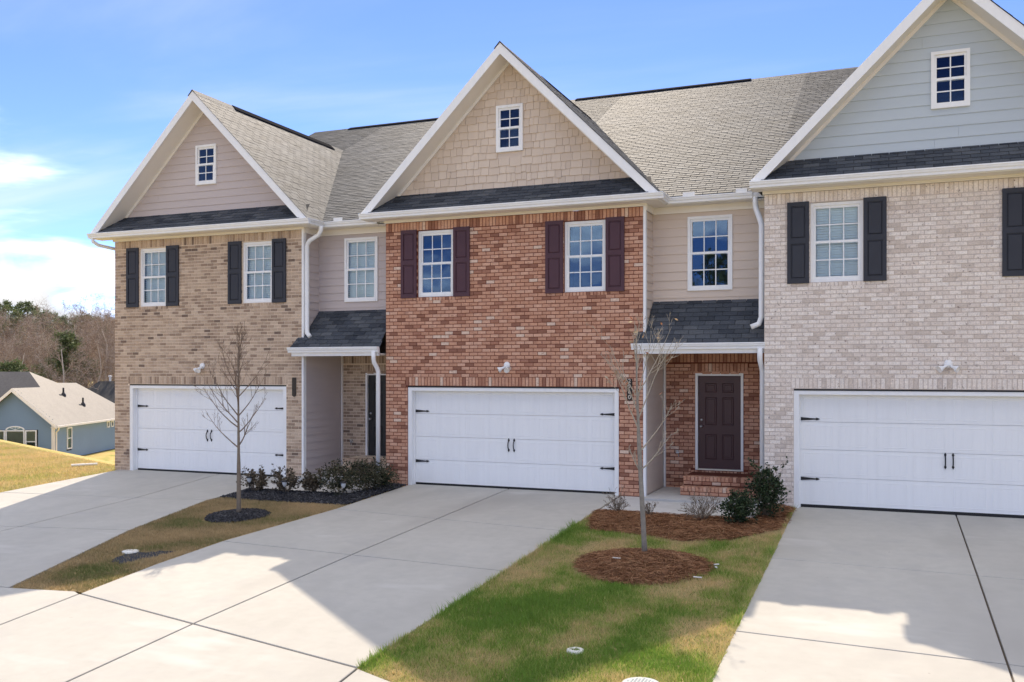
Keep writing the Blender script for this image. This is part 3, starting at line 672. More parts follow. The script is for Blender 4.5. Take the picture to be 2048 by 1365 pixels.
    if number:
        hn = empty('house_number', (g1+.24, -.0, 2.0), parent=root); pl = MB()
        pl.box(-.055, .055, -.02, .005, .03, .47); pl.prism([(-.055, .03), (0, 0), (.055, .03)], 'y', -.0195, .005); pl.obj('number_plate', NUMPLATE[0 if number == 'plain' else 1], hn)
        if number == 'plain':
            for i in range(4):
                cu = MB(); cu.lathe([(.02, 0), (.022, .004), (.03, .004), (.032, 0)], (0, -.02, .09+i*.11), (0, -1, 0), 14); cu.v = [(p[0], p[1], .09+i*.11+(p[2]-.09-i*.11)*1.5) for p in cu.v]; cu.obj('worn_numeral', NUMPLATE[0], hn)
        else:
            for i, ch in enumerate(number):
                inst('numeral', NUMERALS[ch], hn, (0, -.026, .415-i*.112), (pi/2, 0, 0))
    return root
NUMPLATE = [M('bronze_plaque', (.055, .045, .035), .6, .1, 20), M('dark_plaque', (.022, .018, .016), .5, .1, 20)]
NUMMAT = M('numeral_brass', (.55, .48, .40), .5, .05, 20, .5)
NUMERALS = {}
for ch in '2960':
    cu = bpy.data.curves.new('numeral_curve', 'FONT'); cu.body = ch; cu.size = .125; cu.extrude = .004; cu.offset = .0015; cu.align_x = 'CENTER'; cu.align_y = 'CENTER'
    o = bpy.data.objects.new('numeral_curve', cu); COL.objects.link(o); bpy.context.view_layer.update()
    NUMERALS[ch] = bpy.data.meshes.new_from_object(o.evaluated_get(bpy.context.evaluated_depsgraph_get())); NUMERALS[ch].materials.clear(); NUMERALS[ch].materials.append(NUMMAT)
    bpy.data.objects.remove(o); bpy.data.curves.remove(cu)
townhouse('tan brick townhouse with charcoal shutters and mauve gable siding, left end of row', -8.28, 0, .42, 5.95, 2.28, 'tan', SHUT_D, 'plank', 9.35, DOORB, .10,
          [(.855, 1.765), (4.175, 5.085)], (1, 1, 1), (.51, 5.49), (2.62, 3.27, 7.42, 8.44), .187, 'left', 'plain', (2.93, [(-.75, -.35, -.5), (.15, -.8, -.5)]), 1)
townhouse('red brick townhouse with plum shutters and plum front door, numbered 2960, middle of the row', 0, 0, .42, 6.15, 2.50, 'red', SHUT_P, 'shake', 9.8, DOORP, .02,
          [(.84, 1.755), (4.405, 5.335)], (0, 0, 0), (.58, 5.62), (2.76, 3.40, 7.52, 8.56), .17, 'right', '2960', (3.07, [(-.7, -.4, -.4), (.35, -.8, -.5)]), 2)
townhouse('pale whitewashed brick townhouse with blue-grey gable siding, at the right end of the row', 8.65, -.35, .215, 6.55, 2.50, 'pale', SHUT_D, 'plank', 10.15, DOORB, .02,
          [(.86, 1.81), (4.56, 5.51)], (1, 1, 1), (.555, 6.02), (2.98, 3.63, 7.46, 8.51), .212, 'right', None, (3.26, [(-.75, -.45, -.4), (.75, -.45, -.4)]), 3)

# ================================================================== ground
def smooth(t): t = np.clip(t, 0, 1); return t*t*(3-2*t)
def GZ(x, y):
    """height of the terrain (numpy)"""
    x = np.asarray(x, float); y = np.asarray(y, float); z = .05*np.clip(y, -17, 0)
    s = .43*(x+8.4)+.9*(y-.1); f = smooth((-8.3-x)/.7)
    return z-f*np.clip(.15*np.maximum(s, 0)+.018*np.maximum(s, 0)**2, 0, 4.2)
def vnoise(x, y, seed, scale):
    r = np.random.default_rng(seed); v = np.zeros_like(x, dtype=float)
    for o in range(4):
        for k in range(5):
            a = r.uniform(0, 2*pi); w = scale*(1.9**o)*r.uniform(.7, 1.4); v += np.sin((x*cos(a)+y*sin(a))*w+r.uniform(0, 6.3))*(.62**o)
    return v/4.2   # about -1..1
def lawn_mat(name, straw, green, mixlo, mixhi, sc):
    m = M(name, straw, .95, .2, 3, .08, bump=.7, bscale=45, var2=.2, scale2=30); add_specks(m, green, sc, mixlo, mixhi); return m
STRAWGROUND = lawn_mat('dormant_turf', (.52, .385, .15), (.27, .29, .075), .46, .66, .55)
LAWNGREEN = lawn_mat('green_turf', (.32, .25, .12), (.15, .19, .045), .40, .58, .9)
LAWNTAN = lawn_mat('tan_turf', (.32, .235, .12), (.14, .14, .05), .56, .74, .8)
xs = np.unique(np.concatenate([np.linspace(-600, -60, 28), np.linspace(-60, -24, 37), np.linspace(-24, 18, 85), np.linspace(18, 60, 15), np.linspace(60, 600, 28)]))
ys = np.unique(np.concatenate([np.linspace(-600, -40, 28), np.linspace(-40, -6, 20), np.linspace(-6, 12, 73), np.linspace(12, 60, 49), np.linspace(60, 900, 40)]))
gx, gy = np.meshgrid(xs, ys, indexing='ij'); gz = GZ(gx, gy)-.045
me = bpy.data.meshes.new('ground'); nx, ny = gx.shape; ii = np.arange((nx-1)*(ny-1)); a = (ii//(ny-1))*ny+ii % (ny-1)
me.from_pydata(np.stack([gx, gy, gz], -1).reshape(-1, 3).tolist(), [], np.stack([a, a+ny, a+ny+1, a+1], -1).tolist()); me.materials.append(STRAWGROUND); me.polygons.foreach_set('use_smooth', [True]*len(me.polygons))
gro = bpy.data.objects.new('ground', me); COL.objects.link(gro); tag(gro, 'sloping dormant lawn and ground around the townhouses', kind='structure')

def offset_poly(poly, d):
    n = len(poly); out = []; A = sum(poly[i][0]*poly[(i+1) % n][1]-poly[(i+1) % n][0]*poly[i][1] for i in range(n)); sg = 1 if A > 0 else -1
    for i in range(n):
        p0, p1, p2 = (np.array(poly[(i+k) % n], float) for k in (-1, 0, 1))
        d1 = p1-p0; d1 /= np.linalg.norm(d1); d2 = p2-p1; d2 /= np.linalg.norm(d2); n1 = np.array([-d1[1], d1[0]])*sg; n2 = np.array([-d2[1], d2[0]])*sg
        b = n1+n2; b = b/max(.3, np.dot(b, b))*2*d; out.append(tuple(p1+b))
    return out if sg > 0 else out[::-1]
def zg(p, dz): return (float(p[0]), float(p[1]), float(.05*min(0, max(p[1], -17)))+dz)
def slabs(name, label, polys, base, top=0., th=.10, mat=None, jd=.015, outer=None):
    mb = MB(); P = offset_poly(base, .02); mb.add([zg(p, top-.030) for p in P], [tuple(range(len(P)))])
    o = tag(mb.obj(name, JOINT, None), label, kind='structure')
    for pl in polys:
        P = offset_poly(pl, jd); Q = offset_poly(pl, jd+.006); n = len(P); m = MB()
        vs = [zg(p, top) for p in Q]+[zg(p, top-.006) for p in P]+[zg(p, top-th) for p in P]
        m.add(vs, [tuple(range(n))]+[(i, i+n, (i+1) % n+n, (i+1) % n) for i in range(n)]+[(i+n, i+2*n, (i+1) % n+2*n, (i+1) % n+n) for i in range(n)]); m.obj('slab', mat or CONC, o)
    return o
# driveway of the red house
A0, A1, A2, A3 = (.60, .16), (.56, -3.0), (.25, -6.05), (.47, -9.31); B0, B1, B2, B3 = (3.05, .16), (2.99, -3.28), (2.93, -6.22), (2.93, -9.87); C0, C1, C2, C3 = (5.64, .16), (5.65, -3.57), (5.65, -6.38), (5.67, -10.5)
slabs('driveway', 'long concrete driveway running up to the red house garage', [[A0, A1, B1, B0], [B0, B1, C1, C0], [A1, A2, B2, B1], [B1, B2, C2, C1], [A2, (.30, -7.7), A3, B3, B2], [B2, B3, C3, C2]], [A0, A1, A2, (.30, -7.7), A3, B3, C3, C2, C1, C0])
# driveway of the tan house, flaring to the right towards the street
L0, L1, L2, L3 = (-8.16, .16), (-8.16, -3.55), (-8.3, -6.9), (-8.6, -9.9); K0, K1, K2, K3 = (-4.95, .16), (-4.45, -3.18), (-4.33, -6.25), (-4.3, -9.65); R0, R1, R2, R3 = (-2.77, .16), (-2.70, -2.94), (-2.02, -5.85), (-.77, -9.40)
slabs('driveway', 'shaded concrete driveway curving up to the tan house garage', [[L0, L1, K1, K0], [K0, K1, R1, (-2.68, -1.9), R0], [L1, L2, K2, K1], [K1, K2, R2, R1], [L2, L3, K3, K2], [K2, K3, R3, (-1.11, -8.41), R2]], [L0, L1, L2, L3, K3, R3, (-1.11, -8.41), R2, R1, (-2.68, -1.9), R0])
# driveway of the pale house
D = [[(9.22, -.19), (9.23, -4.42), (9.23, -8.02), (9.25, -12.3)], [(12.05, -.19), (12.05, -4.58), (12.04, -8.19), (12.04, -12.4)], [(14.9, -.19), (14.9, -4.7), (14.9, -8.3), (14.9, -12.5)]]
slabs('driveway', 'concrete driveway in front of the pale house garage', [[D[c][r], D[c][r+1], D[c+1][r+1], D[c+1][r]] for c in (0, 1) for r in (0, 1, 2)], [D[0][0], D[0][1], D[0][2], D[0][3], D[1][3], D[2][3], D[2][0]], jd=.012)
# apron and pavement towards the street
ap = [[R3, (.32, -9.24), A3, (.63, -10.7), (.9, -13.6), (-4.3, -13.6), K3], [A3, B3, (3.0, -11.86), (3.1, -14.3), (.9, -13.6), (.63, -10.7)], [B3, C3, (5.75, -11.4), (5.9, -15.0), (3.1, -14.3), (3.0, -11.86)],
      [L3, K3, (-4.3, -13.6), (-9.5, -13.6)], [C3, (6.25, -10.73), (7.6, -11.3), (9.25, -12.3), (9.25, -15.5), (5.9, -15.0), (5.75, -11.4)], [(9.25, -12.3), (12.04, -12.4), (14.9, -12.5), (14.9, -15.6), (9.25, -15.5)]]
slabs('pavement', 'sunlit concrete pavement and driveway aprons along the street', ap, [R3, (.32, -9.24), A3, B3, C3, (6.25, -10.73), (7.6, -11.3), (9.25, -12.3), (14.9, -12.5), (14.9, -15.6), (5.9, -15.), (.9, -13.6), (-9.5, -13.6), L3, K3], top=-.001)
ASPH = M('asphalt', (.16, .158, .152), .9, .15, 1, .3, bump=.4, bscale=120)
mb = MB(); mb.add([(-60, -14.0, -.76), (14.95, -15.9, -.84), (60, -15.9, -.84), (60, -26, -.80), (-60, -26, -.80)], [(0, 4, 3, 2, 1)]); tag(mb.obj('street', ASPH), 'asphalt street in front of the pavement', kind='structure')
mb = MB(); mb.box(5.62, 8.60, -1.62, -.36, -.22, -.0); mb.v = [(p[0], p[1], p[2]+(-.045 if p[1] > -1 else -.075)) for p in mb.v]
slabs('walkway', 'short concrete walk from the driveway to the red house porch', [[(5.66, -.02), (5.66, -1.62), (8.63, -1.66), (8.63, -.38), (6.3, -.38), (6.2, -.02)]], [(5.66, -.02), (5.66, -1.62), (8.63, -1.66), (8.63, -.38), (6.3, -.38), (6.2, -.02)], mat=CONC2)
slabs('walkway', 'short concrete walk from the driveway to the tan house porch', [[(-2.76, -.02), (-2.70, -1.50), (-.05, -1.50), (-.05, -.38), (-2.1, -.38), (-2.2, -.02)]], [(-2.76, -.02), (-2.70, -1.50), (-.05, -1.50), (-.05, -.38), (-2.1, -.38), (-2.2, -.02)], mat=CONC2)

# ------------------------------------------------------------------ lawns, beds
def pip(x, y, poly):
    ins = np.zeros(x.shape, bool); n = len(poly)
    for i in range(n):
        x0, y0 = poly[i]; x1, y1 = poly[(i+1) % n]; cnd = (y0 > y) != (y1 > y); xi = (x1-x0)*(y-y0)/((y1-y0) if y1 != y0 else 1e-9)+x0; ins ^= cnd & (x < xi)
    return ins
def scatter(poly, density, rng):
    p = np.array(poly); lo, hi = p.min(0), p.max(0); n = int((hi[0]-lo[0])*(hi[1]-lo[1])*density); x = rng.uniform(lo[0], hi[0], n); y = rng.uniform(lo[1], hi[1], n); k = pip(x, y, poly); return x[k], y[k]
def tri_mesh(name, V, F, tone, mat):
    """V (n,3), F (m,3 or 4) numpy"""
    me = bpy.data.meshes.new(name); k = F.shape[1]; me.vertices.add(len(V)); me.vertices.foreach_set('co', V.astype(np.float32).ravel()); me.loops.add(F.size); me.loops.foreach_set('vertex_index', F.astype(np.int32).ravel())
    me.polygons.add(len(F)); me.polygons.foreach_set('loop_start', np.arange(0, F.size, k, dtype=np.int32)); me.materials.append(mat)
    a = me.attributes.new('tone', 'FLOAT', 'FACE'); a.data.foreach_set('value', tone.astype(np.float32)); me.update(calc_edges=True); return me
def blades(name, label, x, y, z, tone, h, w, mat, rng, lean=.5):
    n = len(x); az = rng.uniform(0, 2*pi, n); hh = h*rng.uniform(.5, 1.25, n); ww = w*rng.uniform(.7, 1.3, n); la = rng.uniform(0, 2*pi, n); ll = hh*lean*rng.uniform(.2, 1.3, n)
    V = np.empty((n, 3, 3)); cx, sx = np.cos(az)*ww/2, np.sin(az)*ww/2
    V[:, 0] = np.stack([x-cx, y-sx, z], -1); V[:, 1] = np.stack([x+cx, y+sx, z], -1); V[:, 2] = np.stack([x+np.cos(la)*ll, y+np.sin(la)*ll, z+hh], -1)
    o = bpy.data.objects.new(name, tri_mesh(name, V.reshape(-1, 3), np.arange(n*3).reshape(-1, 3), np.clip(tone, 0, 1), mat)); COL.objects.link(o); return tag(o, label, 'grass', kind='stuff')
def leaf_mat(name, ramp, trans=.35, rough=.6):
    m = M(name, None, rough, .12, 6, .25, tone=ramp); nt = m.node_tree; b = nt.nodes['Principled BSDF']; L = nt.links; out = nt.nodes['Material Output']
    t = nt.nodes.new('ShaderNodeBsdfTranslucent'); mx = nt.nodes.new('ShaderNodeMixShader'); mx.inputs[0].default_value = trans
    L.new(b.inputs['Base Color'].links[0].from_socket, t.inputs[0]); L.new(b.outputs[0], mx.inputs[1]); L.new(t.outputs[0], mx.inputs[2]); L.new(mx.outputs[0], out.inputs[0]); return m
GRASS = leaf_mat('grass_blades', [(0, (.70, .54, .28)), (.3, (.59, .48, .22)), (.55, (.45, .45, .145)), (.8, (.31, .40, .078)), (1, (.19, .31, .05))])
GRASSB = leaf_mat('dormant_blades', [(0, (.54, .40, .215)), (.4, (.41, .31, .16)), (.65, (.27, .24, .10)), (1, (.17, .20, .06))], .25)
lawn2 = [(5.645, -1.75), (5.65, -6.4), (5.66, -10.50), (6.25, -10.74), (7.6, -11.31), (9.26, -12.32), (9.25, -8), (9.245, -4.4), (9.235, -.5), (8.7, -.5), (8.65, -1.75)]
lawn1 = [(-2.55, -2.5), (-2.68, -2.95), (-2.0, -5.85), (-1.09, -8.41), (-.76, -9.37), (.32, -9.22), (.45, -9.25), (.28, -7.7), (.23, -6.05), (.54, -3.0), (.57, -.3), (-.0, -.2), (-.05, -1.5), (-2.6, -1.55)]
for nm, lb, pl, mt, dz in (('lawn', 'green and straw front lawn between the red and pale driveways', lawn2, LAWNGREEN, -.012), ('lawn', 'tan dormant lawn strip between the tan and red driveways', lawn1, LAWNTAN, -.012)):
    mb = MB(); mb.add([zg(p, dz) for p in pl], [tuple(range(len(pl)))]); tag(mb.obj(nm, mt), lb, kind='structure')
r2 = np.random.default_rng(5)
RING2, RING1 = (7.50, -5.52, .98, .98), (-.92, -4.20, .60, .64)
bed2 = [(5.66, -1.66), (5.75, -2.5), (6.03, -3.36), (7.04, -3.50), (7.7, -3.75), (8.4, -3.55), (9.16, -2.39), (9.205, -1.04), (9.20, -.42), (8.66, -.42), (8.64, -1.70)]
bed1 = [(-2.70, -1.53), (-2.66, -2.62), (-1.51, -2.71), (-.53, -2.66), (.54, -2.60), (.585, -.05), (-.02, -.02), (-.04, -1.53)]
x, y = scatter(lawn2, 5000, r2); z0_ = .05*y-.012; nz = vnoise(x, y, 3, .8); nf = vnoise(x, y, 4, 3.5)
keep = ~pip(x, y, bed2) & (((x-RING2[0])/RING2[2])**2+((y-RING2[1])/RING2[3])**2 > .93+.25*nf)
edge = np.minimum(np.abs(x-5.66), np.abs(x-9.24)); t = .53+.95*nz+.60*nf+r2.normal(0, .26, len(x))-.35*np.clip(1-(x-5.67)/1.2, 0, 1)*np.clip((-y-8)/2, 0, 1)-.25*np.exp(-((x-8.1)**2+(y+7.6)**2)/.35)
hh = np.where((edge < .07) & (nf > -.1), .095, .052)*(1+.5*np.clip(vnoise(x, y, 6, 6.), 0, 1))*(1-.25*(t < .4))
blades('grass', 'short green grass with straw patches on the front lawn', x[keep], y[keep], z0_[keep], t[keep], hh[keep], .010, GRASS, r2, .7)
x, y = scatter(lawn1, 4200, r2); nz = vnoise(x, y, 13, .9); nf = vnoise(x, y, 14, 3.)
patch = [(-.57, -7.75), (-.71, -7.24), (-.40, -7.05), (-.1, -6.87), (.01, -6.94), (-.11, -7.37), (-.25, -7.81)]
pr_ = random.Random(6); pp = []
for i in range(len(patch)):
    (ax_, ay_), (bx_, by_) = patch[i], patch[(i+1) % len(patch)]
    for k_ in range(5): pp.append((ax_+(bx_-ax_)*k_/5+pr_.uniform(-.045, .045), ay_+(by_-ay_)*k_/5+pr_.uniform(-.06, .06)))
patch = pp
keep = (~pip(x, y, patch) | (r2.random(len(x)) < .12)) & ~pip(x, y, bed1) & (((x-RING1[0])/RING1[2])**2+((y-RING1[1])/RING1[3])**2 > .93+.2*nf)
t = .26+.30*nz+.34*nf+r2.normal(0, .16, len(x))+.5*np.exp(-((x+.3)**2+(y+8.4)**2)/.6)+.3*np.exp(-((x+1.3)**2+(y+5.2)**2)/.15)
blades('grass', 'short tan winter grass on the strip between two driveways', x[keep], y[keep], .05*y[keep]-.012, t[keep], .045, .009, GRASSB, r2, .7)
lawnL = [(-8.18, .2), (-8.18, -3.5), (-8.35, -7), (-30, -7), (-30, 11), (-8.3, .9)]
x, y = scatter(lawnL, 900, r2); nz = vnoise(x, y, 23, .7); nf = vnoise(x, y, 24, 2.6); t = .22+.26*nz+.22*nf+r2.normal(0, .14, len(x))
k = (.43*(x+8.4)+.9*(y-.1)) < 3.5
blades('grass', 'sunlit straw coloured grass on the slope left of the tan house', x[k], y[k], GZ(x[k], y[k])-.04, t[k], .075, .022, GRASS, r2, .7)

STRAWMAT = M('pine_straw_bed', (.21, .108, .054), .95, .3, 6, .1, bump=.9, bscale=40, var2=.3, scale2=45, stretch=(1, 1, 1))
STRAW = leaf_mat('pine_needles', [(0, (.10, .042, .02)), (.5, (.27, .122, .056)), (1, (.46, .27, .14))], .15)
MULCHB = M('black_mulch_bed', (.010, .010, .011), .9, .3, 10, .2, bump=.9, bscale=60)
MULCH = M('black_rubber_mulch', None, .75, .2, 30, .3, tone=[(0, (.008, .008, .010)), (.6, (.024, .024, .028)), (1, (.10, .10, .11))])
def mound(name, label, poly, mat, hfun, step=.07):
    p = np.array(poly); lo, hi = p.min(0)-.02, p.max(0)+.02; ax = np.arange(lo[0], hi[0]+step, step); ay = np.arange(lo[1], hi[1]+step, step); X, Y = np.meshgrid(ax, ay, indexing='ij'); ins = pip(X, Y, poly); Z = .05*np.minimum(Y, 0)+hfun(X, Y)
    idx = -np.ones(X.shape, int); V = []; F = []
    for i in range(len(ax)-1):
        for j in range(len(ay)-1):
            if ins[i, j] and ins[i+1, j] and ins[i, j+1] and ins[i+1, j+1]:
                q = []
                for a, b in ((i, j), (i+1, j), (i+1, j+1), (i, j+1)):
                    if idx[a, b] < 0: idx[a, b] = len(V); V.append((X[a, b], Y[a, b], Z[a, b]))
                    q.append(int(idx[a, b]))
                F.append(tuple(q))
    mb = MB(); mb.v = V; mb.f = F; mb.t = [.5]*len(F); return tag(mb.obj(name, mat, None, True), label, kind='structure')
def circ(r, n=40, sc=1.): return [(r[0]+r[2]*sc*cos(2*pi*k/n)*(1+.05*sin(3*2*pi*k/n)), r[1]+r[3]*sc*sin(2*pi*k/n)) for k in range(n)]
def edge_d(X, Y, poly):
    d = np.full(np.shape(X), 9.)
    for i in range(len(poly)):
        a, b = np.array(poly[i]), np.array(poly[(i+1) % len(poly)]); ab = b-a; t = np.clip(((X-a[0])*ab[0]+(Y-a[1])*ab[1])/np.dot(ab, ab), 0, 1); d = np.minimum(d, np.hypot(X-a[0]-ab[0]*t, Y-a[1]-ab[1]*t))
    return d
def h_ring2(X, Y):
    d = np.sqrt(((X-RING2[0])/RING2[2])**2+((Y-RING2[1])/RING2[3])**2); return .10*np.clip(1-d**3, 0, 1)+.018*vnoise(X, Y, 31, 5)-.01
def h_bed2(X, Y): return -.008+np.clip(edge_d(X, Y, bed2)/.35, 0, 1)*(.035+.035*vnoise(X, Y, 32, 3.5))+.10*np.exp(-((X-8.95)**2+(Y+1.0)**2)/.16)+.09*np.exp(-((X-8.25)**2+(Y+3.1)**2)/.12)
def h_ring1(X, Y):
    d = np.sqrt(((X-RING1[0])/RING1[2])**2+((Y-RING1[1])/RING1[3])**2); return .05*np.clip(1-d**4, 0, 1)-.008
def h_bed1(X, Y): return -.008+np.clip(edge_d(X, Y, bed1)/.2, 0, 1)*(.04+.015*vnoise(X, Y, 33, 4))
def strands(name, label, x, y, z, n, rng, L=.17, w=.0055):
    az = rng.uniform(0, 2*pi, n); l = L*rng.uniform(.5, 1.3, n); bend = rng.uniform(-.35, .35, n); up = rng.uniform(0, .045, n); dx, dy = np.cos(az), np.sin(az); px, py = -dy*w/2, dx*w/2
    V = np.empty((n, 6, 3))
    for i, s in enumerate((-.5, 0, .5)):
        cx = x+dx*l*s-dy*l*bend*(.25-s*s); cy = y+dy*l*s+dx*l*bend*(.25-s*s); cz = z+.006+up*(1 if i == 1 else rng.uniform(-.1, 1.1, n))
        V[:, 2*i] = np.stack([cx-px, cy-py, cz], -1); V[:, 2*i+1] = np.stack([cx+px, cy+py, cz+.003], -1)
    b = np.arange(n)[:, None]*6; F = np.concatenate([b+np.array([0, 1, 3, 2]), b+np.array([2, 3, 5, 4])]); t = rng.normal(.5, .26, n)
    o = bpy.data.objects.new(name, tri_mesh(name, V.reshape(-1, 3), F, np.clip(np.concatenate([t, t]), 0, 1), STRAW)); COL.objects.link(o); return tag(o, label, 'mulch', kind='stuff')
def chips(name, label, x, y, z, n, rng):
    V = np.empty((n, 8, 3)); ax = np.array([[-1, -1, -1], [1, -1, -1], [1, 1, -1], [-1, 1, -1], [-1, -1, 1], [1, -1, 1], [1, 1, 1], [-1, 1, 1]], float)
    s = np.stack([rng.uniform(.018, .042, n), rng.uniform(.008, .017, n), rng.uniform(.005, .011, n)], -1); q = ax[None]*s[:, None]*rng.uniform(.75, 1.1, (n, 8, 1)); az = rng.uniform(0, 2*pi, n); ti = rng.normal(0, .35, n)
    q2 = q.copy(); q2[..., 2] = q[..., 2]*np.cos(ti)[:, None]+q[..., 0]*np.sin(ti)[:, None]; q2[..., 0] = q[..., 0]*np.cos(ti)[:, None]-q[..., 2]*np.sin(ti)[:, None]
    c, sn = np.cos(az)[:, None], np.sin(az)[:, None]; V[..., 0] = x[:, None]+q2[..., 0]*c-q2[..., 1]*sn; V[..., 1] = y[:, None]+q2[..., 0]*sn+q2[..., 1]*c; V[..., 2] = z[:, None]+.012+q2[..., 2]
    b = np.arange(n)[:, None]*8; fs = [(4, 5, 6, 7), (0, 1, 5, 4), (1, 2, 6, 5), (2, 3, 7, 6), (3, 0, 4, 7)]; F = np.concatenate([b+np.array(f) for f in fs]); t = np.tile(rng.uniform(0, 1, n), 5)
    o = bpy.data.objects.new(name, tri_mesh(name, V.reshape(-1, 3), F, t, MULCH)); COL.objects.link(o); return tag(o, label, 'mulch', kind='stuff')
for poly, hf, nm, lb, dens in ((circ(RING2), h_ring2, 'mulch_ring', 'round bed of pine straw around the young tree on the green lawn', 2600), (bed2, h_bed2, 'mulch_bed', 'pine straw bed in front of the red house porch', 1900)):
    mound(nm, lb, poly, STRAWMAT, hf); x, y = scatter(offset_poly(poly, -.03 if nm == 'mulch_ring' else -.02), dens, r2); strands('pine_straw', 'loose '+('pine straw heaped round the tree on the green lawn' if nm == 'mulch_ring' else 'pine straw spread before the red house porch'), x, y, .05*np.minimum(y, 0)+np.maximum(hf(x, y), -.005), len(x), r2)
for poly, hf, nm, lb, dens in ((circ(RING1), h_ring1, 'mulch_ring', 'round bed of black mulch around the young tree on the tan lawn', 1900), (bed1, h_bed1, 'mulch_bed', 'black mulch bed in front of the tan house porch', 1300)):
    mound(nm, lb, poly, MULCHB, hf); x, y = scatter(offset_poly(poly, .01), dens, r2); chips('black_mulch', 'shredded black mulch '+('round the tree on the tan lawn' if nm == 'mulch_ring' else 'along the tan house walk'), x, y, .05*np.minimum(y, 0)+hf(x, y), len(x), r2)
mb = MB(); P = patch; mb.add([zg(p, -.004) for p in P], [tuple(range(len(P)))]); tag(mb.obj('mulch_patch', M('wet_black_grit', (.028, .030, .036), .8, .3, 14, .3, bump=.8, bscale=80)), 'dark bare grit patch on the tan lawn strip beside a white cap', kind='structure')

# ================================================================== plants
BARK = M('young_bark', (.22, .175, .13), .85, .2, 18, .2, bump=.5, bscale=60)
TWIG = M('twig_bark', (.20, .145, .105), .85, .2, 18, .2)
BARKG = M('pale_bark', (.27, .24, .20), .85, .2, 18, .2, bump=.5, bscale=60)
TWIGG = M('pale_twigs', (.40, .345, .265), .85, .2, 18, .2)
def limb(mb, p, d, L, r, rng, depth, up, nseg=5, sides=5, kids=5, spread=(25, 50), tips=None):
    """curved tapering limb with side twigs"""
    pts = [p]; rad = [r]; cur = np.array(p, float); d = np.array(d, float); d /= np.linalg.norm(d)
    for i in range(nseg):
        d = d+np.array([rng.uniform(-.10, .10), rng.uniform(-.10, .10), up*.5/nseg+rng.uniform(-.05, .07)]); d /= np.linalg.norm(d); cur = cur+d*L/nseg; pts.append(cur.copy()); rad.append(max(.0022, r*(1-.82*(i+1)/nseg)))
    mb.tube(pts, rad, sides if depth < 2 else 3, rng.random(), cap=False)
    if tips is not None and depth >= 1: tips.append((cur.copy(), d.copy()))
    if depth >= 3: return
    for k in range(kids):
        t = rng.uniform(.25, .98); i = min(nseg-1, int(t*nseg)); q = pts[i]+(pts[i+1]-pts[i])*(t*nseg-i); dd = pts[i+1]-pts[i]; dd /= np.linalg.norm(dd)
        a = radians(rng.uniform(*spread)); v = np.cross(dd, np.array([rng.uniform(-1, 1), rng.uniform(-1, 1), rng.uniform(-1, 1)])); v /= np.linalg.norm(v)+1e-9
        nd = dd*cos(a)+v*sin(a); limb(mb, q, nd, L*rng.uniform(.28, .52)*(1.15-.4*t), max(.0028, r*(1-.8*t)*.6), rng, depth+1, up, max(2, nseg-1), sides, max(0, kids-2), spread, tips)
CR, CF = np.array([cos(YAW), sin(YAW), 0]), np.array([-sin(YAW), cos(YAW), 0])     # to the right of / away from the camera
def young_tree(base, H, label, seed, limbs, r0, clear, barkm, twigm, lean=0., leaves=None):
    rng = random.Random(seed); root = empty('young_tree', base); tag(root, label, 'tree')
    tr = MB(); pts = []; rad = []; n = 14
    for i in range(n+1):
        t = i/n; pts.append((lean*t+.02*sin(4.1*t+seed), .018*sin(5.3*t+2*seed), H*.93*t-.05)); rad.append(r0*(1.12 if i == 0 else 1)*(1-.55*min(1, t*H/clear*.45)) if t*H < clear else max(.004, r0*.62*(1-(t*H-clear)/(H-clear))**.8))
    tr.tube(pts, rad, 9); tr.obj('trunk', barkm, root, True)
    cr = MB(); tips = []
    def at(h):
        t = min(.999, (h+.05)/(H*.93)); i = int(t*n); a = np.array(pts[i]); b = np.array(pts[i+1]); return a+(b-a)*(t*n-i)
    for (h, az, el, L) in limbs:
        d = CR*cos(az)+CF*sin(az); d = d*cos(el)+np.array([0, 0, sin(el)]); limb(cr, at(h), d, L, max(.006, r0*.42*(1-h/H*.6)), rng, 0, .9, 6, 5, 5, (22, 48), tips)
    cr.obj('crown', twigm, root)
    if leaves:
        lf = MB()
        for (p, d) in tips:
            if rng.random() < leaves[1]:
                for _ in range(rng.randint(1, 3)):
                    u = np.array([rng.uniform(-1, 1) for _ in range(3)]); u /= np.linalg.norm(u); w = np.cross(u, np.array([rng.uniform(-1, 1), rng.uniform(-1, 1), .3])); w /= np.linalg.norm(w); s = rng.uniform(.02, .045); q = p+u*.02
                    lf.quad(tuple(q), tuple(q+u*s+w*s*.4), tuple(q+u*s*2), tuple(q+u*s-w*s*.4), rng.random())
        if lf.v: lf.obj('leaves', leaves[0], root)
    return root
def rnd_limbs(seed, n, h0, h1, L0, L1, e0, e1):
    r = random.Random(seed); out = []
    for i in range(n):
        t = i/(n-1); out.append((h0+(h1-h0)*t, r.uniform(0, 2*pi)+i*2.4, radians(e0+(e1-e0)*t+r.uniform(-8, 8)), (L0+(L1-L0)*t)*r.uniform(.75, 1.15)))
    return out
l1 = [(1.32, pi, radians(38), .95), (1.36, .3, radians(52), .72), (1.62, .1, radians(40), .85), (1.72, pi+.2, radians(30), 1.05), (1.80, pi-.5, radians(38), 1.15), (1.95, .5, radians(48), .9)]
young_tree((-.94, -4.12, -.206), 3.85, 'leafless young tree in black mulch in front of the tan house garage', 3, l1+rnd_limbs(5, 16, 1.95, 3.35, 1.05, .45, 42, 68), .046, 1.35, BARK, TWIG)
RUSSET = leaf_mat('russet_leaves', [(0, (.35, .10, .05)), (.4, (.42, .27, .14)), (1, (.58, .50, .36))], .3)
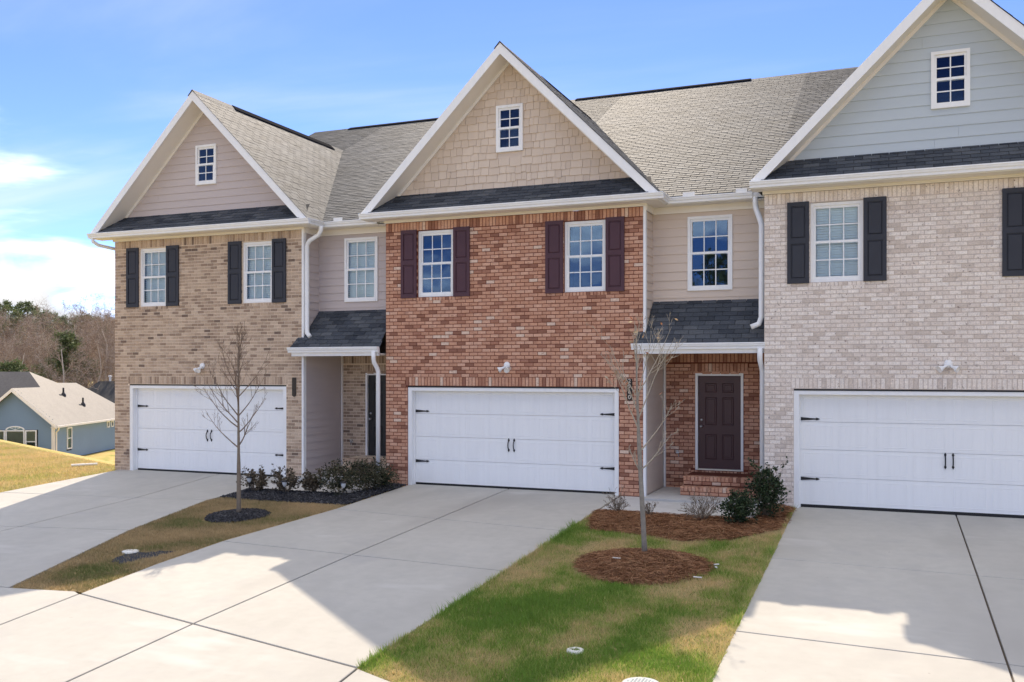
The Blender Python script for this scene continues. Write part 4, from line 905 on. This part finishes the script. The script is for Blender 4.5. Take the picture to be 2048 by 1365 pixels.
l2 = [(1.55, .35, radians(40), 1.05), (1.28, .1, radians(25), .85), (1.25, pi-.4, radians(55), .5), (1.9, pi+.3, radians(62), 1.3), (2.05, .2, radians(56), 1.6), (2.15, pi-.6, radians(62), 1.35), (2.3, .9, radians(60), 1.4), (2.45, 0., radians(50), 1.35)]
young_tree((7.42, -5.08, -.17), 3.80, 'pale leafless young tree in pine straw, a few russet leaves at its top', 8, [(h, a, e+.06, L*.86) for h, a, e, L in l2]+rnd_limbs(9, 4, 2.4, 3.2, .8, .5, 56, 72), .042, 2.0, BARKG, TWIGG, -.12, (RUSSET, .05))

EVERG = leaf_mat('evergreen_leaves', [(0, (.014, .026, .012)), (.6, (.032, .055, .022)), (1, (.075, .10, .045))], .15, .45)
BRONZE = leaf_mat('bronze_leaves', [(0, (.05, .045, .03)), (.5, (.11, .085, .055)), (1, (.20, .155, .10))], .2)
OLIVE = leaf_mat('olive_leaves', [(0, (.025, .032, .018)), (.5, (.06, .065, .035)), (1, (.13, .11, .065))], .2)
DRYTWIG = M('dry_twigs', (.21, .165, .12), .9, .2, 20, .1)
def shrub(base, rad, H, label, seed, leafm, nl, ls, stems=16, twigm=DRYTWIG, group=None, upright=.6, core=False):
    rng = random.Random(seed); root = empty('shrub', base); tag(root, label, 'shrub', group); st = MB(); tips = []
    for i in range(stems):
        az = 2*pi*i/stems+rng.uniform(-.3, .3); sp = rng.uniform(.15, 1); e = radians(85-50*sp*(1.2-upright)); L = H*rng.uniform(.65, 1.05)*(1 if sp < .6 else .85)
        d = np.array([cos(az)*cos(e)*rad/H*1.4, sin(az)*cos(e)*rad/H*1.4, sin(e)]); limb(st, (rng.uniform(-.05, .05), rng.uniform(-.05, .05), -.04), d, L, .007, rng, 1, .2, 4, 3, 5, (20, 50), tips)
    st.obj('stems', twigm, root)
    if nl:
        lf = MB()
        for i in range(nl):
            if tips and (not core or rng.random() < .45):
                p, d = rng.choice(tips); p = p-d*rng.uniform(0, .12)
            else:
                while True:
                    q = [rng.uniform(-1, 1) for _ in range(3)]
                    if .35 < sum(c*c for c in q) < 1: break
                f = 1-.35*max(0, q[2]); k = 1+.22*sin(3*atan2(q[1], q[0])+seed)+.12*sin(7*atan2(q[1], q[0])+5*q[2]); p = np.array([q[0]*rad*f*k, q[1]*rad*f*k, H*.5+q[2]*H*.5*k])
            u = np.array([rng.uniform(-1, 1), rng.uniform(-1, 1), rng.uniform(-.3, 1)]); u /= np.linalg.norm(u); w = np.cross(u, np.array([rng.uniform(-1, 1), rng.uniform(-1, 1), .4])); w /= np.linalg.norm(w)+1e-9; s = ls*rng.uniform(.6, 1.3)
            lf.quad(tuple(p), tuple(p+u*s*.5+w*s*.32), tuple(p+u*s), tuple(p+u*s*.5-w*s*.32), rng.random())
        lf.obj('foliage', leafm, root)
    return root
g1 = 'shrubs along the tan house walk'
shrub((-2.26, -1.88, -.06), .44, .56, 'sparse bronze shrub right behind the young tree, leftmost in the black mulch bed', 21, BRONZE, 1000, .055, 22, group=g1, upright=.3)
shrub((-1.46, -1.84, -.06), .44, .55, 'sparse bronze shrub in black mulch, second from the left', 22, BRONZE, 1000, .055, 22, group=g1, upright=.3)
shrub((-.90, -1.62, -.05), .40, .50, 'brownish thin shrub in front of the tan porch slab', 23, BRONZE, 1000, .055, 20, group=g1, upright=.3)
shrub((-.22, -1.60, -.05), .60, .66, 'olive leafy shrub before the tan house steps', 24, OLIVE, 2600, .05, 18, group=g1, core=True)
shrub((.14, -1.05, -.02), .62, .66, 'dark olive leafy shrub beside the brick corner of the red house', 25, OLIVE, 3000, .05, 18, group=g1, core=True)
shrub((.20, -.48, .0), .30, .42, 'small dark evergreen shrub against the red brick corner', 26, EVERG, 1000, .045, 12, group=g1, core=True)
g2 = 'shrubs in the pine straw bed'
shrub((6.08, -1.72, -.06), .34, .40, 'small leafless twiggy shrub at the left end of the pine straw bed', 31, BRONZE, 25, .04, 22, group=g2, upright=.2)
shrub((6.74, -1.95, -.07), .22, .30, 'low leafless shrub hidden behind the pale young tree trunk', 32, BRONZE, 20, .04, 14, group=g2)
shrub((7.76, -2.12, -.07), .52, .56, 'largest leafless twiggy shrub in front of the brick steps', 33, BRONZE, 60, .04, 30, group=g2, upright=.2)
shrub((8.43, -2.22, -.07), .33, .52, 'low rounded dark green bush in front of the taller holly', 34, EVERG, 2600, .05, 14, group=g2, core=True)
shrub((8.80, -1.45, -.03), .36, .88, 'tall dark green holly bush beside the white downspout', 35, EVERG, 3200, .055, 16, group=g2, core=True)

# ================================================================== small things
def path_light(base, label):
    root = empty('path_light', base); tag(root, label, 'path light', 'solar lights in the black mulch'); m = MB(); m.tube([(0, 0, -.06), (0, 0, .26)], .010, 8); m.obj('stake', BLACKM, root)
    m = MB(); m.lathe([(.022, .26), (.045, .30), (.05, .36), (.048, .362)], (0, 0, 0), (0, 0, 1), 12); m.obj('lens', LENS, root, True)
    m = MB(); m.lathe([(.075, .36), (.078, .366), (.055, .39), (.03, .40), (0, .402)], (0, 0, 0), (0, 0, 1), 14); m.obj('cap', BLACKM, root, True)
LENS = M('frosted_lens', (.55, .57, .58), .25, .05, 20, .5)
path_light((-2.18, -2.20, -.09), 'dark solar path light nearest the young tree in black mulch')
path_light((-1.07, -2.45, -.10), 'solar path light in the middle of the black mulch bed')
path_light((.27, -2.25, -.09), 'solar path light next to the red house driveway')
path_light((-.12, -.28, .02), 'solar light in front of the tan house steps by the white downspout')
PVC = M('white_pvc', (.72, .70, .64), .5, .08, 12, .4)
def cleanout(c, r, label, ring):
    m = MB(); z = .05*c[1]+.01
    prof = [(r*.42, -.02), (r*.45, .008), (r*.7, .014), (r*.95, .006), (r, -.03)] if ring else [(0, .008), (r*.8, .008), (r*.97, .003), (r, -.03)]
    m.lathe(prof, (c[0], c[1], z), (0, 0, 1), 20); return tag(m.obj('utility_cap', PVC, None, True), label, 'utility cap')
cleanout((7.69, -9.26), .10, 'white ring-shaped pipe cap lying in the green lawn', True)
cleanout((-.72, -7.16), .14, 'flat white utility cap beside the dark patch on the tan lawn', False)
mb = MB(); bx, by = 8.63, -10.05; mb.lathe([(0, .035), (.15, .035), (.185, .028), (.20, .01), (.20, -.05)], (bx, by, .05*by+.02), (0, 0, 1), 24)
for i in range(-4, 5):
    for j in range(-4, 5):
        if i*i+j*j < 17: mb.box(bx+i*.033-.009, bx+i*.033+.009, by+j*.033-.009, by+j*.033+.009, .05*by+.054, .05*by+.060)
tag(mb.obj('meter_lid', M('grey_polymer', (.36, .40, .41), .6, .1, 20, .4)), 'grey chequered meter lid set in the sunlit front edge of the lawn', 'meter lid')
mb = MB(); q = np.array([-9.8, .42]); mb.tube([(q[0]-.22, q[1]-.25, float(GZ(q[0]-.22, q[1]-.25))+.02), (q[0]+.22, q[1]+.25, float(GZ(q[0]+.22, q[1]+.25))+.03)], .04, 8); tag(mb.obj('plastic_pipe', PVC), 'short white pipe lying on the sunlit grass slope', 'pipe')
for (lx, ly, lz, lb) in [(8.55, -5.22, 0, 'upper of two white wood chips in the grass right of the pine straw ring'), (8.57, -5.38, 0, 'lower of two white wood chips in the grass right of the pine straw ring'), (8.18, -5.30, 0, 'white wood chip at the right rim of the pine straw ring'), (8.42, -6.0, 0, 'white wood chip in the grass below the pine straw ring'), (7.15, -5.65, .09, 'white wood chip lying on the pine straw left of the trunk')]:
    m = MB(); a = random.uniform(0, 3); L = random.uniform(.04, .08); m.box(-L, L, -.012, .012, 0, .012); o = m.obj('wood_chip', PVC, loc=(lx, ly, .05*ly+.035+lz)); o.rotation_euler = (.1, .05, a); tag(o, lb, 'wood chip', 'white chips round the pine straw ring')
# doorbell of the tan house is dark and sits on its door frame
# ================================================================== neighbouring houses below the slope
def place(u, d, z=0.): return (CAMX+CR[0]*(u-1024)/1855.4*d+CF[0]*d, CAMY+CR[1]*(u-1024)/1855.4*d+CF[1]*d, z)
BLUESID = M('blue_siding', (.21, .30, .40), .6, .05, .4, .3); ROOFT = M('weathered_shingle', None, .65, .14, .7, .55, bump=.4, bscale=14, var2=.2, scale2=7, tone=[(0, (.10, .088, .075)), (1, (.17, .15, .13))])
ROOFD = M('dark_shingle', (.035, .037, .042), .7, .15, .8, .3, bump=.4, bscale=14)
GROUNDZ = -4.2
bh = empty('blue_house', place(113, 70, GROUNDZ), YAW+radians(2)); tag(bh, 'blue clapboard house with tan roof beyond the grass slope, left of the row', 'house')
ze = 2.80; sl_ = .86                                   # eave height and slope; local x to the right, y away from the camera; front right eave corner at origin
def RZ(u): return ze-sl_*u
def lap_wall(parent, p0, p1, z0, ztop, mat, ex=.20, holes=()):
    """horizontal clapboards from p0 to p1; ztop(t) gives the height limit along the wall (0..1)"""
    p0, p1 = np.array(p0, float), np.array(p1, float); L = np.linalg.norm(p1-p0); dr = (p1-p0)/L; nrm = np.array([dr[1], -dr[0]]); w = empty('wall', parent=parent); z = z0; rngw = random.Random(4)
    while z < max(ztop(0), ztop(.5), ztop(1)):
        zt_ = z+ex; ts = np.linspace(0, 1, 121); ok = [t for t in ts if ztop(t) > z+.02]
        if len(ok) >= 2:
            segs = [(ok[0]*L, ok[-1]*L)]
            for h in holes:
                if h[2] < zt_-.05 and h[3] > z+.05: segs = [t for s0, s1 in segs for t in ((s0, min(s1, h[0])), (max(s0, h[1]), s1)) if t[1]-t[0] > .02]
            for s0, s1 in segs:
                a, b = p0+dr*s0, p0+dr*s1; lo, hi = nrm*.022, nrm*.004
                vs = [(a[0]+lo[0], a[1]+lo[1], z), (b[0]+lo[0], b[1]+lo[1], z), (b[0]+hi[0], b[1]+hi[1], zt_), (a[0]+hi[0], a[1]+hi[1], zt_), (a[0], a[1], z), (b[0], b[1], z)]
                m = MB(); m.add(vs, [(0, 1, 2, 3), (0, 4, 5, 1)]); m.obj('siding_plank', mat, w)
        z += ex
    return w
X0 = -.35; XL = -6.05                                   # wall planes under the eave overhangs
lap_wall(bh, (XL, .3), (X0, .3), 0, lambda t: min(RZ(X0-(X0-XL)*(1-t)), RZ(-6.4-(XL+(X0-XL)*t)))-.12, BLUESID, holes=[(1.1, 4.55, 0, 2.40)])
lap_wall(bh, (X0, .3), (X0, 16), 0, lambda t: ze-.05, BLUESID, holes=[(2.2, 3.05, .72, 2.42), (10.0, 10.5, 1.95, 2.5), (10.9, 11.4, 1.95, 2.5)])
m = MB(); m.box(XL+.05, X0-.08, .5, 15.9, -.5, ze-.1); m.obj('house_core', DARKROOM, bh)
m = MB(); m.box(X0-.02, X0+.06, .23, .42, -.4, ze); m.box(X0-.14, X0-.02, .235, .30, -.4, ze-.05); m.obj('corner_board', CREAM, bh)
def flat_roof_part(name, pts, mat, th=.14):
    m = MB(); n = len(pts); m.add([tuple(p) for p in pts]+[(p[0], p[1], p[2]-th) for p in pts], [tuple(range(n)), tuple(range(n, 2*n))[::-1]]+[(i, i+n, (i+1) % n+n, (i+1) % n) for i in range(n)]); return m.obj(name, mat, bh)
R3 = lambda u, w: (u, w, RZ(u))
flat_roof_part('roof_slope', [R3(.1, -.25), R3(.1, 16.2), R3(-3.5, 11.6), R3(-3.55, 8.1), R3(-4.64, 5.5), R3(-3.2, 4.3), R3(-3.2, -.25)], ROOFT)
flat_roof_part('roof_slope', [(-3.2, -.25, RZ(-3.2)), (-3.2, 4.35, RZ(-3.2)), (-6.5, 4.35, RZ(.1)+.0), (-6.5, -.25, RZ(.1))], ROOFT)
flat_roof_part('front_roof', [(-3.2, 4.3, RZ(-3.2)), (-4.64, 5.5, RZ(-4.64)), (-14, 5.5, RZ(-4.64)), (-14, 1.0, ze-.1), (-6.3, 1.0, ze-.1)], ROOFT)
m = MB(); m.box(-14, -6.1, 1.5, 9, -.5, ze); m.obj('house_wing', BLUESID, bh)
for a, b in (((-3.2, RZ(-3.2)), (.12, RZ(.12))), ((-3.2, RZ(-3.2)), (-6.52, RZ(.12)))):
    m = MB(); P = [(a[0], a[1]-.02), (b[0], b[1]-.02), (b[0], b[1]-.24), (a[0], a[1]-.28)]; m.prism(P if b[0] < a[0] else P[::-1], 'y', -.29, -.24); m.obj('rake_board', CREAM, bh)
m = MB(); m.box(.06, .22, -.2, 16.1, ze-.24, ze-.09); m.obj('gutter', CREAM, bh)
m = MB(); m.box(-.35, .06, -.2, 16.1, ze-.24, ze-.20); m.obj('soffit', CREAM, bh)
def small_window(parent, w, h, loc, rz, arch=False, blind=True, rail=True):
    e = empty('window', loc, rz, parent); t = .09; f = MB(); f.box(0, t, -.05, .04, 0, h); f.box(w-t, w, -.05, .04, 0, h); f.box(t, w-t, -.049, .04, h-t, h); f.box(t, w-t, -.049, .04, 0, t)
    if rail: f.box(t, w-t, -.04, .04, h*.5-.035, h*.5+.035)
    if arch:
        n = 14; R = w/2; outer = [(R-R*1.0*cos(pi*k/n), h+.02+R*.42*sin(pi*k/n)) for k in range(n+1)]; inner = [(R-(R-.11)*cos(pi*k/n), h+.02+(R*.42-.10)*sin(pi*k/n)) for k in range(n+1)]
        f.prism((outer+inner[::-1])[::-1], 'y', -.05, .04); g = MB(); g.add([(p[0], .0, p[1]) for p in inner], [tuple(range(n+1))]); g.obj('pane', GLASS, e); g = MB(); g.add([(p[0], .05, p[1]) for p in outer], [tuple(range(n+1))]); g.obj('interior', DARKROOM, e)
        for k in (4, 7, 10): f.tube([(R, -.01, h+.02), (inner[k][0], -.01, inner[k][1])], .018, 4)
    f.obj('frame', WHITE, e)
    g = MB(); g.quad((t, 0, t), (w-t, 0, t), (w-t, 0, h-t), (t, 0, h-t)); g.obj('pane', GLASS, e)
    g = MB(); g.quad((0, .12, 0), (w, .12, 0), (w, .12, h), (0, .12, h)); g.obj('interior', DARKROOM, e)
    if blind: g = MB(); z0 = h*.45; g.quad((t, .07, z0), (w-t, .07, z0), (w-t, .07, h-t), (t, .07, h-t)); g.obj('blind', M('tan_blind', (.42, .37, .27), .8, .1, 3), e)
small_window(bh, 1.42, 1.75, (-3.90, .27, .62), 0, True, True, False); small_window(bh, .85, 1.75, (-2.44, .27, .62), 0); small_window(bh, .85, 1.75, (-4.79, .27, .62), 0)
small_window(bh, .85, 1.7, (X0+.03, 2.5, .72), pi/2); small_window(bh, .5, .55, (X0+.03, 10.3, 1.95), pi/2, blind=False, rail=False); small_window(bh, .5, .55, (X0+.03, 11.2, 1.95), pi/2, blind=False, rail=False)
for (u, w) in ((-2.4, 6.6), (-1.4, 8.0), (-.75, 14.3)):
    m = MB(); m.lathe([(.22, -.12), (.20, .05), (.08, .22), (.07, .60), (.0, .61)], (u, w, RZ(u)), (0, 0, 1), 10); m.obj('roof_vent', BLACKM, bh)
m = MB(); m.tube([(.14, .1, ze-.2), (.02, .28, ze-.45), (X0+.12, .5, ze-.6), (X0+.12, .5, -.3)], .06, 6); m.obj('downspout', CREAM, bh)
dh = empty('dark_roofed_house', place(205, 92, GROUNDZ), YAW); tag(dh, 'house with a dark roof just behind the blue house roof', 'house')
m = MB(); m.box(-3.5, 9, .5, 8, -.5, 3.4); m.obj('wall', M('grey_siding', (.30, .31, .32), .6, .05, .5), dh)
m = MB(); m.add([(-4.3, 0, 3.2), (9.5, 0, 3.2), (9.5, 4.2, 5.8), (-2.2, 4.2, 5.8), (-4.3, 8.5, 3.2), (9.5, 8.5, 3.2)], [(0, 1, 2, 3), (3, 2, 5, 4), (0, 3, 4)]); m.obj('roof', ROOFD, dh)
for u in (-1.1, -.1):
    m = MB(); m.lathe([(.12, -.2), (.12, .5), (.2, .5), (.2, .62), (0, .68)], (u, 4.3, 5.75), (0, 0, 1), 8); m.obj('vent_pipe', WHITE, dh)

# ================================================================== woodland
WOODT = M('grey_bark', (.16, .13, .108), .9, .2, 2, .1); WOODB = M('bare_twigs', None, .9, .1, .3, .1, tone=[(0, (.20, .14, .105)), (.5, (.36, .27, .21)), (1, (.58, .50, .42))])
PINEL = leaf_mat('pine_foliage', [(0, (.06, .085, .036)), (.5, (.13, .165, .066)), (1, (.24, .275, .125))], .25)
def bare_tree_mesh(seed, H):
    rng = random.Random(seed); mb = MB(); pts = []; n = 7
    for i in range(n+1): pts.append((rng.uniform(-.2, .2)*i/n*2, rng.uniform(-.2, .2)*i/n*2, H*.8*i/n))
    mb.tube(pts, [.21*(1-.8*i/n) for i in range(n+1)], 5, 1., cap=False)
    def rec(p, d, L, r, dep):
        q = p+d*L*.5+np.array([rng.uniform(-.1, .1)*L, rng.uniform(-.1, .1)*L, .05*L]); e = q+(d+np.array([0, 0, .15]))*L*.5; mb.tube([p, q, e], [r, r*.7, r*.35], 3, rng.random(), cap=False)
        if dep == 0:
            for _ in range(9):
                u = np.array([rng.gauss(0, 1), rng.gauss(0, 1), rng.gauss(.5, .8)]); u /= np.linalg.norm(u); s = p+(e-p)*rng.uniform(.2, 1); t = s+u*rng.uniform(.5, 1.3); w = np.cross(u, [rng.uniform(-1, 1), rng.uniform(-1, 1), .2]); w = w/np.linalg.norm(w)*.014
                mb.add([tuple(s-w), tuple(s+w), tuple(t)], [(0, 1, 2)], rng.random())
                v = t-u*rng.uniform(.2, .5); t2 = v+np.array([rng.gauss(0, .3), rng.gauss(0, .3), rng.gauss(.3, .25)]); mb.add([tuple(v-w*.8), tuple(v+w*.8), tuple(t2)], [(0, 1, 2)], rng.random())
            return
        for _ in range(4):
            a = radians(rng.uniform(18, 52)); v = np.cross(d, [rng.uniform(-1, 1), rng.uniform(-1, 1), rng.uniform(-1, 1)]); v /= np.linalg.norm(v)+1e-9; nd = d*cos(a)+v*sin(a); nd[2] += .12; nd /= np.linalg.norm(nd); rec(p+(e-p)*rng.uniform(.35, 1), nd, L*rng.uniform(.5, .75), r*.5, dep-1)
    for k in range(11):
        h = H*(.22+.58*k/10); i = min(n-1, int(h/(H*.8)*n)); a = rng.uniform(0, 2*pi); el = radians(rng.uniform(28, 62)); rec(np.array(pts[i]), np.array([cos(a)*cos(el), sin(a)*cos(el), sin(el)]), H*rng.uniform(.2, .3)*(1.15-.5*k/10), .07*(1-.6*k/10), 2)
    return mb
def pine_tree(base, H, label, seed, width, crown0=.45, group='pines of the far wood', nl=5200):
    rng = random.Random(seed); root = empty('pine_tree', base); tag(root, label, 'tree', group); t = MB(); t.tube([(0, 0, -.5), (.1, .1, H*.5), (0, .15, H*.97)], [.24, .16, .04], 6); lf = MB()
    nb = 30
    for k in range(nb):
        f = k/(nb-1); h = H*(crown0+(1-crown0)*f); R = 1.25*width*(1-f)**.55*(.55+.45*min(1, f*5+.4))*rng.uniform(.65, 1.1)+.35; a = k*2.4+rng.uniform(-.4, .4); e = np.array([cos(a)*R, sin(a)*R, h+R*.22]); t.tube([(0, .1, h), e], [.05, .015], 3, cap=False)
        for _ in range(nl//nb):
            s = rng.uniform(.25, 1.08)**.7; c = np.array([0, .1, h])+(e-np.array([0, .1, h]))*s+np.array([rng.gauss(0, .26), rng.gauss(0, .26), rng.gauss(.05, .20)]); u = np.array([rng.gauss(0, 1), rng.gauss(0, 1), rng.gauss(.4, .7)]); u /= np.linalg.norm(u); w = np.cross(u, [rng.uniform(-1, 1), rng.uniform(-1, 1), .3]); w = w/(np.linalg.norm(w)+1e-9)*rng.uniform(.05, .11); L = rng.uniform(.22, .42)
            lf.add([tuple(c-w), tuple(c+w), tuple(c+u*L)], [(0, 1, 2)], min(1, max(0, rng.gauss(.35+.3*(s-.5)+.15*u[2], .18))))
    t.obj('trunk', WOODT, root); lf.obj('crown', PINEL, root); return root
rw_ = random.Random(77); protos = [bare_tree_mesh(40+i, 14) for i in range(4)]
V_, F_, T_ = [], [], []; off = 0; arr = [(np.array(p.v), p.f, p.t) for p in protos]
vq, fq, tq = [], [], []
for d in (96, 103, 110, 118, 127, 137, 148):
    u = -330+rw_.uniform(0, 30)
    while u < 330:
        a_, f_, t_ = arr[rw_.randrange(4)]; sc = rw_.uniform(.80, 1.08)*(1.0 if d < 120 else 1.08)*(.80 if d < 100 else 1); rot = rw_.uniform(0, 6.3); P = place(u, d+rw_.uniform(-3, 3), GROUNDZ); c, s = cos(rot), sin(rot)
        q = np.stack([(a_[:, 0]*c-a_[:, 1]*s)*sc+P[0], (a_[:, 0]*s+a_[:, 1]*c)*sc+P[1], a_[:, 2]*sc+P[2]], -1); vq.append(q); fq += [tuple(i+off for i in f) for f in f_]; tq += t_; off += len(q); u += 1855/d*rw_.uniform(2.9, 4.5)
mb = MB(); mb.v = np.concatenate(vq).tolist(); mb.f = fq; mb.t = tq; tag(mb.obj('woodland', WOODB), 'brown leafless winter wood on the horizon behind the blue house', 'woodland', kind='stuff')
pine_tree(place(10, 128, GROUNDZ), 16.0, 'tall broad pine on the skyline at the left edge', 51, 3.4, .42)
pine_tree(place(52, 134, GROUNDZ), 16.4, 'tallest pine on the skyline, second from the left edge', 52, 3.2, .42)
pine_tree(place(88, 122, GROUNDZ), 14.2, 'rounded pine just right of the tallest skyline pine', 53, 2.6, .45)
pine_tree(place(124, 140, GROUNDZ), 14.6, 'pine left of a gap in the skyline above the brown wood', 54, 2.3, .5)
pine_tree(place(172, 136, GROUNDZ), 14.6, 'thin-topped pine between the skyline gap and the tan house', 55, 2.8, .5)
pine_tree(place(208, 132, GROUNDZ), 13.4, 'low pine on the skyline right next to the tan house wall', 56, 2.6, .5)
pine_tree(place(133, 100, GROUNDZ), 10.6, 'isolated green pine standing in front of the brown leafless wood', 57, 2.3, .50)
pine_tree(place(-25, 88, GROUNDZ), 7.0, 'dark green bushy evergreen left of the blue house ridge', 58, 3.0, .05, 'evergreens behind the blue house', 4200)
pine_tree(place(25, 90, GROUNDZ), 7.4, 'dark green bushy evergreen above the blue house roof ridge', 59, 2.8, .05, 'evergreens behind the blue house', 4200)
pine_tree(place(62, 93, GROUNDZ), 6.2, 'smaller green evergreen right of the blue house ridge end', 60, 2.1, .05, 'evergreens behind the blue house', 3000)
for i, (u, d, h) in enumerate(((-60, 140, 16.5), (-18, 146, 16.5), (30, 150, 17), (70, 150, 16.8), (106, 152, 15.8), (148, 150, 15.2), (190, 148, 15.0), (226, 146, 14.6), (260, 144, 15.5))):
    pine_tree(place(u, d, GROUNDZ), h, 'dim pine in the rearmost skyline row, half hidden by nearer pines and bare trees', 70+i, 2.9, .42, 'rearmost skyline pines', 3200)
# pines across the street, seen mirrored in the upstairs windows
pine_tree((-2.6, -62, -1.0), 13.6, 'pine across the street mirrored in the upstairs window over the red porch', 61, 2.6, .4, 'pines across the street', 2600)
pine_tree((1.2, -66, -1.0), 15.5, 'taller pine across the street mirrored at the window edge', 62, 2.6, .4, 'pines across the street', 2600)
